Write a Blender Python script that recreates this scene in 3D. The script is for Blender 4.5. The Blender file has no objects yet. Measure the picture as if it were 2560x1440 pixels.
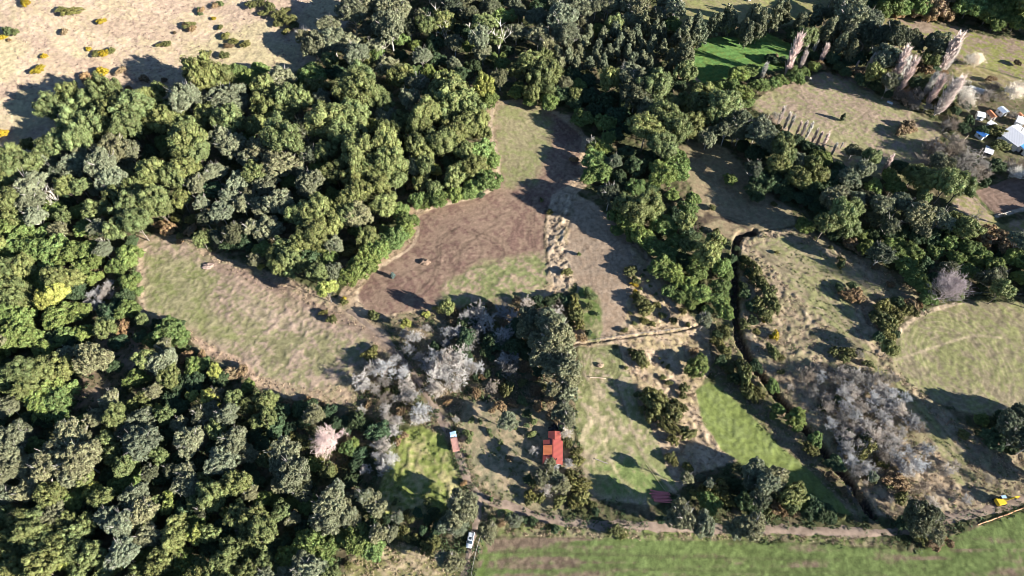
import bpy, bmesh, math, random
import numpy as np
from mathutils import Vector, Matrix
random.seed(7); RNG = np.random.default_rng(11)
scene = bpy.context.scene
COL = scene.collection

# ------------------------------------------------------------------ camera
W0, H0, FPX = 2560.0, 1440.0, 1707.0
CAMZ = 210.0
PITCH = math.radians(55.3)            # below the horizon
cam_d = bpy.data.cameras.new("camera"); cam = bpy.data.objects.new("camera", cam_d); COL.objects.link(cam)
cam.location = (0, 0, CAMZ); cam.rotation_euler = (math.pi/2-PITCH, 0, 0)
cam_d.sensor_width = 36.0; cam_d.lens = 36.0*FPX/W0
cam_d.clip_start = 1.0; cam_d.clip_end = 20000
scene.camera = cam

# ------------------------------------------------------------------ sky + sun
SUN_EL = math.radians(20.0)
SUN_DIR = Vector((0.905*math.cos(SUN_EL), -0.425*math.cos(SUN_EL), math.sin(SUN_EL))).normalized()
SUN_AZ = math.atan2(SUN_DIR.x, SUN_DIR.y)
world = bpy.data.worlds.new("World"); scene.world = world; world.use_nodes = True
nt = world.node_tree; bg = nt.nodes["Background"]
sky = nt.nodes.new("ShaderNodeTexSky"); sky.sky_type = 'NISHITA'; sky.sun_disc = False
sky.sun_elevation = SUN_EL; sky.sun_rotation = SUN_AZ
sky.altitude = 200; sky.air_density = 0.75; sky.dust_density = 0.1; sky.ozone_density = 3.0
nt.links.new(sky.outputs[0], bg.inputs[0]); bg.inputs[1].default_value = 0.06
sl = bpy.data.lights.new("sun", 'SUN'); sl.energy = 5.0; sl.angle = math.radians(0.5); sl.color = (1.0, 0.94, 0.86)
so = bpy.data.objects.new("sun", sl); COL.objects.link(so)
so.rotation_euler = SUN_DIR.to_track_quat('Z', 'Y').to_euler()
scene.view_settings.view_transform = 'Standard'; scene.view_settings.look = 'None'
scene.view_settings.gamma = 1.0; scene.view_settings.exposure = 1.72
scene.view_settings.use_curve_mapping = False
scene.render.engine = 'CYCLES'
scene.cycles.pixel_filter_type = 'BLACKMAN_HARRIS'; scene.cycles.filter_width = 0.85

# ------------------------------------------------------------------ noise, projection, terrain
_T = [np.random.default_rng(100+i).random((256, 256)) for i in range(12)]
def vn(x, y, s, seed=0):
    t = _T[seed % 12]; x = np.asarray(x)/s + seed*17.3; y = np.asarray(y)/s + seed*7.9
    xi = np.floor(x).astype(np.int64); yi = np.floor(y).astype(np.int64)
    fx = x-xi; fy = y-yi; fx = fx*fx*(3-2*fx); fy = fy*fy*(3-2*fy)
    a = t[xi & 255, yi & 255]; b = t[(xi+1) & 255, yi & 255]
    c = t[xi & 255, (yi+1) & 255]; d = t[(xi+1) & 255, (yi+1) & 255]
    return (a*(1-fx)+b*fx)*(1-fy)+(c*(1-fx)+d*fx)*fy
def fbm(x, y, s, seed=0, n=4):
    r = 0; a = 0.5; tot = 0
    for i in range(n):
        r = r + a*vn(x, y, s/(2**i), seed+i); tot += a; a *= 0.55
    return r/tot
def sstep(a, b, x):
    t = np.clip((x-a)/(b-a), 0, 1); return t*t*(3-2*t)

def base_h(x, y):
    """smooth shape of the land"""
    x = np.asarray(x, float); y = np.asarray(y, float)
    # sunny hill at the upper left, rising away from the wood
    d = (-x*0.62 + y*0.78) - 262.0
    h = 26*sstep(0, 190, d)
    h = h + 3.5*(vn(x, y, 90, 3)-0.5) + 1.6*(vn(x, y, 38, 4)-0.5)
    # low ground of the green strip and the ditch valley
    h = h - 2.0*np.exp(-(((x-75)*0.75+(y-105)*0.66)/22)**2)*np.exp(-(((x-75)*-0.66+(y-105)*0.75)/70)**2)
    # sunny bank right of the middle field
    h = h + 3.0*np.exp(-(((x-45)/22)**2+((y-150)/40)**2))
    return h

CP, SP = math.cos(PITCH), math.sin(PITCH)
def project(x, y, z):
    zz = CAMZ-z
    dep = y*CP + zz*SP
    u = x/dep; v = (zz*CP - y*SP)/dep
    # v positive = down
    return W0/2+u*FPX, H0/2+v*FPX, dep
def at(px, py, up=0.0):
    """ground point (plus a height above it) that the pixel shows"""
    u = (px-W0/2)/FPX; v = (py-H0/2)/FPX
    z = 0.0
    for _ in range(8):
        dep = (CAMZ-z-up)/(SP+v*CP)
        x = dep*u; y = dep*(CP-v*SP)
        z = float(base_h(x, y))
    return x, y, z
def at_many(px, py):
    u = (px-W0/2)/FPX; v = (py-H0/2)/FPX; z = np.zeros(len(px))
    for _ in range(8):
        dep = (CAMZ-z)/(SP+v*CP); x = dep*u; y = dep*(CP-v*SP); z = base_h(x, y)
    return np.stack([x, y, z], 1)
def mpp(px, py, up=0.0):
    v = (py-H0/2)/FPX
    return (CAMZ-up)/(SP+v*CP)/FPX

def seg_dist(X, Y, pts):
    """distance to a polyline, and the running length of the closest point"""
    best = np.full(X.shape, 1e9)
    for (x0, y0), (x1, y1) in zip(pts[:-1], pts[1:]):
        dx, dy = x1-x0, y1-y0; L2 = dx*dx+dy*dy+1e-9
        t = np.clip(((X-x0)*dx+(Y-y0)*dy)/L2, 0, 1)
        d = np.hypot(X-x0-t*dx, Y-y0-t*dy)
        best = np.minimum(best, d)
    return best
def smooth_line(pts, n=6):
    """Catmull-Rom through pixel points"""
    P = [np.array(p, float) for p in pts]
    P = [2*P[0]-P[1]] + P + [2*P[-1]-P[-2]]
    out = []
    for i in range(1, len(P)-2):
        for k in range(n):
            t = k/n
            out.append(tuple(0.5*((2*P[i])+(-P[i-1]+P[i+1])*t+(2*P[i-1]-5*P[i]+4*P[i+1]-P[i+2])*t*t+(-P[i-1]+3*P[i]-3*P[i+1]+P[i+2])*t**3)))
    out.append(tuple(P[-2])); return out
def inside(X, Y, poly):
    c = np.zeros(X.shape, bool); n = len(poly)
    for i in range(n):
        x0, y0 = poly[i]; x1, y1 = poly[(i+1) % n]
        if y0 == y1: continue
        k = ((y0 > Y) != (y1 > Y)) & (X < (x1-x0)*(Y-y0)/(y1-y0)+x0)
        c ^= k
    return c
def sdist(X, Y, poly):
    """signed distance (pixels), positive inside"""
    d = seg_dist(X, Y, list(poly)+[poly[0]])
    return np.where(inside(X, Y, poly), d, -d)

# ditches and cuttings: (pixel line, half width m, depth m)
DITCH = [
 ([(1885,580),(1862,584),(1846,596),(1838,630),(1838,680),(1841,730),(1841,790),(1850,845),(1872,895),(1912,950),(1960,1010),(2010,1070),(2062,1130),(2110,1185),(2150,1240),(2185,1290)], 1.55, 2.6),
 ([(1985,568),(1940,573),(1900,578)], 0.3, 0.7),
 ([(1425,862),(1480,857),(1530,849),(1610,838),(1680,830),(1735,818),(1765,806)], 0.35, 0.7),
 ([(2380,738),(2440,736),(2560,738)], 0.35, 0.7),
]
DITCH_W = []
for pts, hw, dp in DITCH:
    sp = smooth_line(pts, 5); DITCH_W.append(([at(*p)[:2] for p in sp], hw, dp))
def sculpt(x, y):
    """ditches cut in the land"""
    h = np.zeros(np.shape(x))
    for pts, hw, dp in DITCH_W:
        xs = [p[0] for p in pts]; ys = [p[1] for p in pts]
        m = (x > min(xs)-6) & (x < max(xs)+6) & (y > min(ys)-6) & (y < max(ys)+6)
        if not np.any(m): continue
        d = seg_dist(x[m], y[m], pts)
        w = hw*(0.5+0.5*vn(x[m], y[m], 5.0, 5)+0.4*vn(x[m], y[m], 1.3, 2))
        cut = -dp*(1-sstep(w*0.55, w*1.25, d)) + 0.12*np.exp(-((d-w*2.0)/0.8)**2)
        h[m] += cut
    return h

# ------------------------------------------------------------------ mesh helpers
def mesh_np(name, V, F, mat=None, smooth=False, nside=None):
    me = bpy.data.meshes.new(name)
    V = np.asarray(V, np.float32); F = np.asarray(F, np.int32)
    n = F.shape[1]
    me.vertices.add(len(V)); me.vertices.foreach_set("co", V.ravel())
    me.loops.add(F.size); me.loops.foreach_set("vertex_index", F.ravel())
    me.polygons.add(len(F)); me.polygons.foreach_set("loop_start", np.arange(0, F.size, n, dtype=np.int32))
    me.polygons.foreach_set("loop_total", np.full(len(F), n, np.int32))
    if smooth: me.polygons.foreach_set("use_smooth", np.ones(len(F), bool))
    if mat: me.materials.append(mat)
    me.update(calc_edges=True)
    return me
def link(name, me, parent=None, **kw):
    o = bpy.data.objects.new(name, me); COL.objects.link(o)
    if parent: o.parent = parent
    for k, v in kw.items(): o[k] = v
    return o
def struct(name, me): return link(name, me, kind='structure')
def thing(name, label, cat, loc=(0, 0, 0), rz=0, group=None):
    o = bpy.data.objects.new(name, None); COL.objects.link(o); o.empty_display_size = 0.3
    o.location = loc; o.rotation_euler = (0, 0, rz); o['label'] = label; o['category'] = cat
    if group: o['group'] = group
    return o

# ------------------------------------------------------------------ materials
def new_mat(name):
    m = bpy.data.materials.new(name); m.use_nodes = True
    n = m.node_tree; b = n.nodes["Principled BSDF"]; return m, n, b
def plain(name, c, rough=0.7, metal=0.0, var=0.25, scale=3.0, bump=0.0, spec=0.3):
    m, n, b = new_mat(name)
    tc = n.nodes.new("ShaderNodeTexCoord"); no = n.nodes.new("ShaderNodeTexNoise")
    no.inputs["Scale"].default_value = scale; no.inputs["Detail"].default_value = 6
    n.links.new(tc.outputs["Object"], no.inputs["Vector"])
    r = n.nodes.new("ShaderNodeMapRange"); r.inputs["To Min"].default_value = 1-var; r.inputs["To Max"].default_value = 1+var
    n.links.new(no.outputs["Fac"], r.inputs["Value"])
    mx = n.nodes.new("ShaderNodeVectorMath"); mx.operation = 'SCALE'; mx.inputs[0].default_value = c[:3]
    n.links.new(r.outputs[0], mx.inputs["Scale"]); n.links.new(mx.outputs[0], b.inputs["Base Color"])
    b.inputs["Roughness"].default_value = rough; b.inputs["Metallic"].default_value = metal
    b.inputs["Specular IOR Level"].default_value = spec
    if bump:
        bp = n.nodes.new("ShaderNodeBump"); bp.inputs["Strength"].default_value = bump; bp.inputs["Distance"].default_value = 0.05
        n.links.new(no.outputs["Fac"], bp.inputs["Height"]); n.links.new(bp.outputs[0], b.inputs["Normal"])
    return m
def leaf_mat(name, var=0.35, transl=0.12, scale=0.45):
    """colour comes from the object (each tree its own tint), broken up by noise through the crown"""
    m, n, b = new_mat(name)
    oi = n.nodes.new("ShaderNodeObjectInfo"); tc = n.nodes.new("ShaderNodeTexCoord")
    no = n.nodes.new("ShaderNodeTexNoise"); no.inputs["Scale"].default_value = scale; no.inputs["Detail"].default_value = 5; no.inputs["Roughness"].default_value = 0.7
    ad = n.nodes.new("ShaderNodeVectorMath"); ad.operation = 'ADD'
    n.links.new(tc.outputs["Object"], ad.inputs[0]); 
    sc = n.nodes.new("ShaderNodeVectorMath"); sc.operation = 'SCALE'; sc.inputs[0].default_value = (37, 91, 53)
    n.links.new(oi.outputs["Random"], sc.inputs["Scale"]); n.links.new(sc.outputs[0], ad.inputs[1])
    n.links.new(ad.outputs[0], no.inputs["Vector"])
    geo = n.nodes.new("ShaderNodeNewGeometry")
    r = n.nodes.new("ShaderNodeMapRange"); r.inputs["From Min"].default_value = 0.3; r.inputs["From Max"].default_value = 0.7
    r.inputs["To Min"].default_value = 1-var; r.inputs["To Max"].default_value = 1+var
    n.links.new(no.outputs["Fac"], r.inputs["Value"])
    r2 = n.nodes.new("ShaderNodeMapRange"); r2.inputs["To Min"].default_value = 0.65; r2.inputs["To Max"].default_value = 1.4
    n.links.new(geo.outputs["Random Per Island"], r2.inputs["Value"])
    mu = n.nodes.new("ShaderNodeMath"); mu.operation = 'MULTIPLY'; n.links.new(r.outputs[0], mu.inputs[0]); n.links.new(r2.outputs[0], mu.inputs[1])
    mx = n.nodes.new("ShaderNodeVectorMath"); mx.operation = 'SCALE'
    n.links.new(oi.outputs["Color"], mx.inputs[0]); n.links.new(mu.outputs[0], mx.inputs["Scale"])
    # hue shift towards yellow in patches
    hs = n.nodes.new("ShaderNodeHueSaturation"); n.links.new(mx.outputs[0], hs.inputs["Color"])
    r3 = n.nodes.new("ShaderNodeMapRange"); r3.inputs["To Min"].default_value = 0.475; r3.inputs["To Max"].default_value = 0.525
    n.links.new(geo.outputs["Random Per Island"], r3.inputs["Value"]); n.links.new(r3.outputs[0], hs.inputs["Hue"])
    n.links.new(hs.outputs[0], b.inputs["Base Color"])
    b.inputs["Roughness"].default_value = 0.62; b.inputs["Specular IOR Level"].default_value = 0.25
    if transl:
        tr = n.nodes.new("ShaderNodeBsdfTranslucent"); n.links.new(hs.outputs[0], tr.inputs["Color"])
        ms = n.nodes.new("ShaderNodeMixShader"); ms.inputs[0].default_value = transl
        n.links.new(b.outputs[0], ms.inputs[1]); n.links.new(tr.outputs[0], ms.inputs[2])
        n.links.new(ms.outputs[0], n.nodes["Material Output"].inputs["Surface"])
    return m
M_LEAF = leaf_mat("leaf"); M_LEAFV = leaf_mat("vine_leaf", 0.4, 0.2, 0.6); M_TWIG = leaf_mat("twig", 0.2, 0.0, 0.3)
M_BARK = plain("bark", (0.20, 0.17, 0.14), 0.9, 0, 0.4, 2.0)
M_PALEBARK = plain("pale_bark", (0.42, 0.39, 0.35), 0.85, 0, 0.3, 2.0)

# ------------------------------------------------------------------ what grows where (pixel outlines on the photograph's ground)
TAN = (0.36, 0.27, 0.185); SOIL = (0.165, 0.112, 0.085); GRASS = (0.135, 0.16, 0.055); OLIVE = (0.19, 0.175, 0.09)
SAND = (0.46, 0.345, 0.25); BRIGHT = (0.11, 0.21, 0.06); DRY = (0.42, 0.32, 0.22); DUST = (0.28, 0.21, 0.155)
# name, outline, colour, patch colour, patch amount, roughness m, stripe strength, softness px
FIELDS = [
 ('hill', [(-400,-300),(900,-300),(905,0),(850,90),(800,150),(700,195),(560,215),(430,240),(260,270),(190,300),(120,370),(60,430),(-400,470)], (0.42,0.325,0.235), (0.33,0.265,0.17), 0.5, 0.14, 0, 12),
 ('top_field', [(1700,-250),(2080,-250),(2075,0),(2050,40),(1960,62),(1860,62),(1700,60)], (0.26,0.23,0.12), (0.2,0.2,0.08), 0.5, 0.05, 0, 8),
 ('paddock', [(1726,130),(1765,95),(1850,95),(1920,80),(1990,118),(2015,135),(1960,170),(1850,190),(1770,212),(1735,205),(1726,170)], BRIGHT, (0.10,0.15,0.04), 0.45, 0.05, 0.12, 4),
 ('upper_right_field', [(2190,50),(2230,36),(2300,48),(2400,70),(2500,95),(2720,110),(2900,330),(2560,235),(2480,215),(2400,200),(2380,160),(2330,140),(2220,120),(2190,90)], (0.24,0.24,0.08), (0.22,0.165,0.12), 0.75, 0.06, 0, 8),
 ('garden_field', [(2380,180),(2440,160),(2560,205),(2560,250),(2480,235),(2400,205)], (0.25,0.22,0.10), (0.2,0.16,0.1), 0.4, 0.08, 0.2, 6),
 ('farmyard', [(2400,215),(2480,235),(2560,245),(2760,300),(2760,470),(2500,450),(2420,400),(2380,300)], (0.16,0.13,0.085), (0.10,0.10,0.05), 0.6, 0.12, 0, 10),
 ('pasture', [(1872,262),(1930,225),(1990,195),(2060,180),(2130,190),(2200,235),(2300,285),(2360,320),(2330,380),(2290,440),(2190,445),(2100,412),(2010,362),(1940,312)], (0.25,0.235,0.12), (0.235,0.18,0.13), 0.40, 0.10, 0.05, 5),
 ('plot', [(2432,478),(2500,455),(2580,432),(2640,500),(2560,528),(2490,542)], (0.22,0.155,0.12), SOIL, 0.4, 0.05, 0.15, 3),
 ('plot_edge', [(2380,500),(2432,470),(2500,560),(2650,540),(2650,600),(2560,590),(2450,560),(2370,540)], (0.25,0.235,0.10), DUST, 0.5, 0.06, 0, 8),
 ('shaded_field', [(1715,360),(1790,355),(1850,400),(1900,470),(1980,520),(1990,560),(1900,585),(1840,600),(1780,590),(1745,545),(1735,480),(1705,430)], (0.26,0.20,0.125), (0.2,0.17,0.10), 0.5, 0.08, 0.05, 8),
 ('right_slope', [(1850,590),(1990,566),(2060,600),(2150,640),(2260,690),(2300,740),(2260,800),(2200,860),(2250,930),(2340,1010),(2460,1100),(2560,1130),(2640,1240),(2560,1260),(2380,1290),(2250,1300),(2180,1280),(2100,1180),(2000,1060),(1900,930),(1850,850),(1842,740),(1838,640)], (0.34,0.265,0.18), (0.19,0.165,0.095), 0.45, 0.34, 0, 8),
 ('right_slope_grass', [(1880,620),(1960,590),(2040,620),(2130,680),(2210,720),(2130,770),(2135,830),(2190,890),(2280,990),(2370,1080),(2440,1200),(2400,1220),(2330,1100),(2220,960),(2120,850),(2040,790),(1960,700)], (0.29,0.24,0.15), (0.20,0.195,0.09), 0.4, 0.12, 0.03, 10),
 ('round_field', [(2228,890),(2245,840),(2290,795),(2350,765),(2420,752),(2560,758),(2900,800),(2900,1080),(2560,1030),(2480,1042),(2400,1030),(2330,1000),(2260,945)], (0.235,0.20,0.125), (0.18,0.18,0.08), 0.45, 0.12, 0.04, 5),
 ('ditch_bank', [(1770,800),(1838,800),(1870,900),(1990,1060),(2100,1180),(2180,1290),(2110,1290),(2000,1170),(1880,1060),(1800,980),(1770,900)], (0.24,0.19,0.12), (0.11,0.11,0.05), 0.6, 0.25, 0, 8),
 ('sunny_bank', [(1430,480),(1500,520),(1560,570),(1610,625),(1660,690),(1725,785),(1770,830),(1780,930),(1740,980),(1790,1080),(1850,1150),(1760,1180),(1690,1230),(1640,1100),(1590,990),(1545,860),(1430,870),(1440,700)], DRY, (0.25,0.20,0.115), 0.5, 0.3, 0, 6),
 ('green_strip', [(1738,975),(1775,955),(1830,990),(1900,1060),(1985,1140),(2080,1235),(2130,1290),(2060,1300),(1960,1240),(1880,1180),(1800,1125),(1752,1040)], (0.165,0.20,0.06), (0.13,0.155,0.055), 0.45, 0.16, 0, 6),
 ('ploughed_lobe', [(1415,500),(1470,505),(1530,545),(1570,600),(1575,650),(1565,700),(1562,780),(1555,815),(1520,845),(1480,850),(1450,800),(1440,720),(1415,640),(1405,560)], (0.335,0.255,0.18), (0.24,0.175,0.12), 0.4, 0.06, 0.08, 6),
 ('lobe_green', [(1440,720),(1475,715),(1500,745),(1510,800),(1500,850),(1470,850),(1452,800)], (0.13,0.17,0.055), OLIVE, 0.5, 0.1, 0, 10),
 ('middle_edge', [(1222,252),(1300,248),(1420,285),(1480,360),(1465,465),(1425,500),(1395,560),(1400,640),(1410,720),(1330,765),(1100,785),(950,805),(880,775),(840,745),(880,685),(960,640),(1012,600),(1028,570),(1010,525),(1100,498),(1190,475),(1225,450),(1234,400),(1212,330)], (0.40,0.30,0.20), (0.28,0.21,0.13), 0.5, 0.22, 0, 5),
 ('middle_field', [(1240,262),(1300,256),(1400,290),(1455,350),(1450,440),(1400,480),(1372,520),(1360,580),(1362,640),(1375,700),(1330,740),(1250,760),(1100,765),(970,785),(915,775),(892,740),(925,690),(985,650),(1030,610),(1045,575),(1048,540),(1110,512),(1200,488),(1246,455),(1252,400),(1236,330)], (0.265,0.185,0.132), (0.15,0.095,0.074), 0.55, 0.05, 0.07, 5),
 ('middle_top', [(1240,262),(1300,256),(1360,275),(1380,330),(1365,400),(1340,460),(1260,465),(1250,400),(1240,330)], (0.26,0.225,0.13), (0.18,0.18,0.08), 0.5, 0.06, 0.07, 30),
 ('middle_green', [(1370,620),(1385,700),(1330,748),(1200,765),(1090,760),(1120,700),(1200,660),(1290,640)], (0.185,0.20,0.085), (0.25,0.19,0.13), 0.42, 0.13, 0.04, 26),
 ('divide_bank', [(1398,478),(1442,480),(1424,560),(1414,640),(1438,712),(1400,735),(1372,690),(1362,600),(1366,530)], (0.37,0.29,0.2), (0.15,0.12,0.075), 0.5, 0.5, 0, 8),
 ('left_edge', [(338,585),(450,585),(530,630),(640,668),(770,718),(880,770),(965,825),(1000,900),(940,960),(880,1010),(760,1010),(640,965),(580,930),(500,880),(440,815),(360,805),(340,700)], (0.36,0.27,0.185), (0.2,0.17,0.1), 0.5, 0.2, 0, 8),
 ('left_field', [(358,602),(450,600),(515,645),(620,700),(740,745),(850,800),(925,835),(920,880),(880,945),(780,975),(650,940),(590,895),(510,850),(440,800),(368,780),(358,690)], (0.225,0.21,0.11), (0.27,0.205,0.15), 0.62, 0.17, 0.05, 10),
 ('left_green', [(365,640),(480,650),(540,700),(520,760),(600,850),(520,850),(440,795),(368,770)], (0.21,0.22,0.09), (0.22,0.2,0.11), 0.4, 0.12, 0.04, 30),
 ('glade', [(240,830),(370,830),(360,900),(300,960),(260,1000),(190,1030),(180,960),(250,900)], (0.27,0.2,0.14), (0.15,0.12,0.07), 0.5, 0.15, 0, 10),
 ('thicket_floor', [(930,800),(1100,770),(1400,750),(1440,860),(1440,1000),(1440,1180),(1470,1270),(1300,1290),(1180,1240),(1120,1100),(1050,1060),(980,1060),(880,1020),(900,950),(960,900),(1000,860)], (0.21,0.165,0.105), (0.12,0.11,0.06), 0.6, 0.2, 0, 12),
 ('yard', [(1160,1000),(1330,1020),(1440,1040),(1440,1190),(1400,1290),(1250,1250),(1190,1200),(1150,1090)], (0.22,0.2,0.12), (0.28,0.22,0.14), 0.6, 0.1, 0, 10),
 ('low_field', [(1445,875),(1500,862),(1548,872),(1570,930),(1600,1010),(1640,1090),(1668,1160),(1700,1225),(1640,1262),(1480,1250),(1455,1180),(1440,1050)], (0.21,0.215,0.095), (0.27,0.22,0.145), 0.42, 0.12, 0.05, 6),
 ('low_field_green', [(1470,1170),(1600,1140),(1690,1200),(1640,1240),(1500,1240)], (0.17,0.215,0.075), (0.2,0.19,0.09), 0.4, 0.1, 0, 18),
 ('meadow', [(985,1075),(1060,1060),(1115,1085),(1130,1150),(1155,1230),(1100,1290),(1000,1300),(930,1270),(960,1180)], (0.185,0.215,0.062), (0.26,0.23,0.11), 0.4, 0.30, 0, 10),
 ('verge', [(1150,1225),(1250,1265),(1450,1320),(1900,1315),(2180,1330),(2250,1370),(1900,1350),(1400,1345),(1200,1335)], (0.23,0.20,0.12), (0.13,0.15,0.055), 0.6, 0.24, 0, 8),
 ('crop_field', [(1205,1345),(1400,1342),(1700,1350),(2000,1358),(2230,1372),(2275,1385),(2360,1350),(2440,1318),(2560,1278),(2900,1180),(2900,1800),(1120,1800),(1185,1440)], (0.115,0.165,0.045), (0.20,0.14,0.10), 0.62, 0.06, 0, 5),
 ('low_meadow', [(900,1380),(1000,1355),(1120,1390),(1150,1440),(1100,1700),(800,1700),(850,1440)], (0.21,0.2,0.085), (0.3,0.24,0.15), 0.6, 0.2, 0, 12),
]
# thin painted lines on the ground: pixel line, width m, colour, strength
S_D = (0.055, 0.04, 0.03); S_P = (0.42, 0.33, 0.23)
STROKES = [
 ([(1232,262),(1228,330),(1240,380),(1246,430),(1232,470),(1190,492),(1110,512),(1045,530)], 1.2, S_P, .9),
 ([(1040,545),(1045,580),(1025,620),(970,655),(915,690),(893,730),(900,765),(930,790)], 0.9, S_P, .7),
 ([(530,660),(640,700),(760,755),(850,800),(930,840),(990,890),(1030,950)], 3.6, (0.22,0.16,0.12), .8),
 ([(357,620),(352,700),(358,790)], 2.2, S_P, .7),
 ([(490,850),(540,885),(600,905),(640,950)], 2.5, (0.4,0.28,0.2), .7),
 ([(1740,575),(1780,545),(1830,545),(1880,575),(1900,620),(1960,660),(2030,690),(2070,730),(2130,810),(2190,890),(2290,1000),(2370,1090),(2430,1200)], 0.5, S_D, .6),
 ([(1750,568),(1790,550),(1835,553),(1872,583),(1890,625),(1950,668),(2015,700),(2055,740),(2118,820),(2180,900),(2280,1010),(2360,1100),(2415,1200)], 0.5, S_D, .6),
 ([(2110,1000),(2180,890),(2228,940)], 0.01, S_D, 0),
 ([(2225,870),(2262,815),(2320,780),(2400,757)], 1.2, S_P, .7),
 ([(1140,570),(1095,600),(1093,650),(1075,700),(1045,730)], 0.45, S_D, .65),
 ([(1150,566),(1105,600),(1100,650),(1088,700),(1060,735)], 0.45, S_D, .65),
 ([(1170,580),(1230,605),(1255,635),(1240,655)], 0.4, S_D, .6),
 ([(1180,575),(1240,600),(1262,632),(1250,655)], 0.4, S_D, .6),
 ([(1120,640),(1135,670),(1128,710)], 0.4, S_D, .5),
 ([(1190,590),(1205,625),(1190,650),(1130,680)], 0.4, S_D, .5),
 ([(1270,530),(1240,545),(1250,560),(1215,575),(1130,645)], 0.5, S_D, .5),
 ([(1330,500),(1325,560),(1330,620)], 0.3, S_D, .5),
 ([(1340,500),(1335,560),(1338,620)], 0.3, S_D, .5),
 ([(1322,505),(1316,560),(1322,610)], 0.3, S_D, .5),
 ([(1385,490),(1372,540),(1370,600),(1378,680)], 1.4, S_P, .7),
 ([(1425,490),(1408,560),(1408,620),(1430,700)], 1.4, S_P, .7),
 ([(1398,490),(1385,560),(1390,640),(1402,710)], 0.6, S_D, .7),
 ([(1455,1100),(1475,1060),(1520,1045),(1530,1075),(1515,1100)], 1.3, (0.42,0.34,0.22), .7),
 ([(1490,1085),(1500,1105),(1470,1130)], 1.0, (0.42,0.34,0.22), .6),
 ([(1480,900),(1478,950),(1490,1020)], 0.5, (0.40,0.33,0.2), .6),
 ([(600,690),(700,760),(800,800),(880,840)], 6.0, (0.30,0.215,0.165), .45),
 ([(620,760),(700,800),(780,820)], 7.0, (0.33,0.25,0.19), .45),
 ([(920,720),(1000,690),(1100,640),(1180,600)], 0.5, S_D, .45),
 ([(930,735),(1010,705),(1110,655),(1190,612)], 0.5, S_D, .45),
 ([(1260,300),(1300,360),(1290,450)], 0.4, S_D, .4), ([(1300,290),(1340,360),(1330,470),(1250,520)], 0.4, S_D, .45),
 ([(1390,300),(1420,360),(1410,450)], 0.4, S_D, .4),
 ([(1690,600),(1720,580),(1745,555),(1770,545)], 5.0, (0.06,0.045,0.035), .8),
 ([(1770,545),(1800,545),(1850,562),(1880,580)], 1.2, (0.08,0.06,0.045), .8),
 ([(1405,485),(1380,540),(1378,600),(1392,700)], 4.5, (0.36,0.28,0.2), .6),
 ([(1368,520),(1362,600),(1375,690)], 0.9, (0.06,0.05,0.035), .7),
 ([(1490,960),(1500,1060),(1530,1160),(1590,1250)], 0.35, (0.4,0.33,0.2), .5),
 ([(1540,960),(1570,1050),(1610,1150),(1690,1240)], 0.35, S_D, .4),
 ([(1546,960),(1576,1050),(1616,1150),(1698,1240)], 0.35, S_P, .5),
 ([(1520,890),(1555,1000),(1600,1120),(1650,1210)], 0.3, S_D, .4),
 ([(2330,345),(2180,325),(2165,310),(2070,330)], 0.01, S_D, 0),
 ([(2180,270),(2140,300),(2060,335)], 0.7, S_D, .35),
 ([(2172,272),(2130,303),(2052,338)], 0.5, S_P, .35),
 ([(1880,265),(1940,310)], 0.9, S_D, .5),
 ([(1730,130),(1730,180),(1748,205)], 1.3, DUST, .8),
 ([(2432,478),(2462,515),(2492,540)], 0.8, (0.08,0.1,0.04), .8),
 ([(2492,540),(2530,530),(2570,520)], 1.1, (0.5,0.42,0.32), .8),
 ([(2480,212),(2560,238)], 0.9, (0.05,0.07,0.03), .8),
 ([(2330,140),(2440,165),(2560,200)], 0.9, (0.05,0.07,0.03), .6),
 ([(2000,1095),(2000,1095.1)], 0.01, S_D, 0),
 ([(1760,1110),(1840,1150),(1700,1090)], 0.01, S_D, 0),
 ([(2240,900),(2330,870),(2430,840),(2500,845)], 0.5, S_P, .45),
 ([(2250,955),(2350,930),(2460,900),(2560,880)], 0.5, (0.2,0.2,0.09), .4),
 ([(2010,780),(2030,800),(2045,820)], 0.5, S_P, .5),
 ([(1205,1355),(1215,1400),(1200,1440)], 1.2, (0.1,0.14,0.04), .8),
 ([(1250,1378),(1700,1392),(2100,1400)], 0.3, S_D, .5),
 ([(1300,1410),(1700,1425),(2200,1432)], 0.3, S_D, .4),
]
# ring furrows: centre px, radii m list, colour
RINGS = [((1502,905), 2.0, 9, 0.75, S_D, .35), ((1115,640), 3, 7, 0.8, S_D, .3), ((2380,905), 8, 22, 1.0, S_P, .22), ((1565,640), 2, 9, 1.0, S_D, .25)]

# ------------------------------------------------------------------ the ground
def axis(lo, hi, step, far):
    core = np.arange(lo, hi+step*0.5, step); s = step; a = []; v = hi
    while v < far:
        s *= 1.35; v += s; a.append(v)
    b = []; s = step; v = lo
    while v > -far:
        s *= 1.35; v -= s; b.append(v)
    return np.array(b[::-1]+list(core)+a)
def ground_height(x, y, rough=None):
    return base_h(x, y)+sculpt(np.atleast_1d(np.asarray(x, float)), np.atleast_1d(np.asarray(y, float)))
TRACKS = {
 'dirt_track': ([(1080,1015),(1105,1050),(1132,1090),(1145,1130),(1162,1185),(1185,1225),(1220,1250),(1290,1272),(1360,1294),(1440,1308),(1540,1312),(1640,1318),(1760,1322),(1880,1322),(1990,1326),(2100,1330),(2190,1332),(2280,1322),(2360,1300),(2430,1285),(2500,1268),(2600,1235)], 3.6),
 'dirt_lane': ([(1193,1238),(1197,1275),(1192,1310),(1182,1345),(1172,1385),(1160,1440),(1145,1500)], 3.0),
 'dirt_path': ([(870,775),(920,812),(965,850),(1005,895),(1045,950),(1080,1015)], 2.8)}
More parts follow.
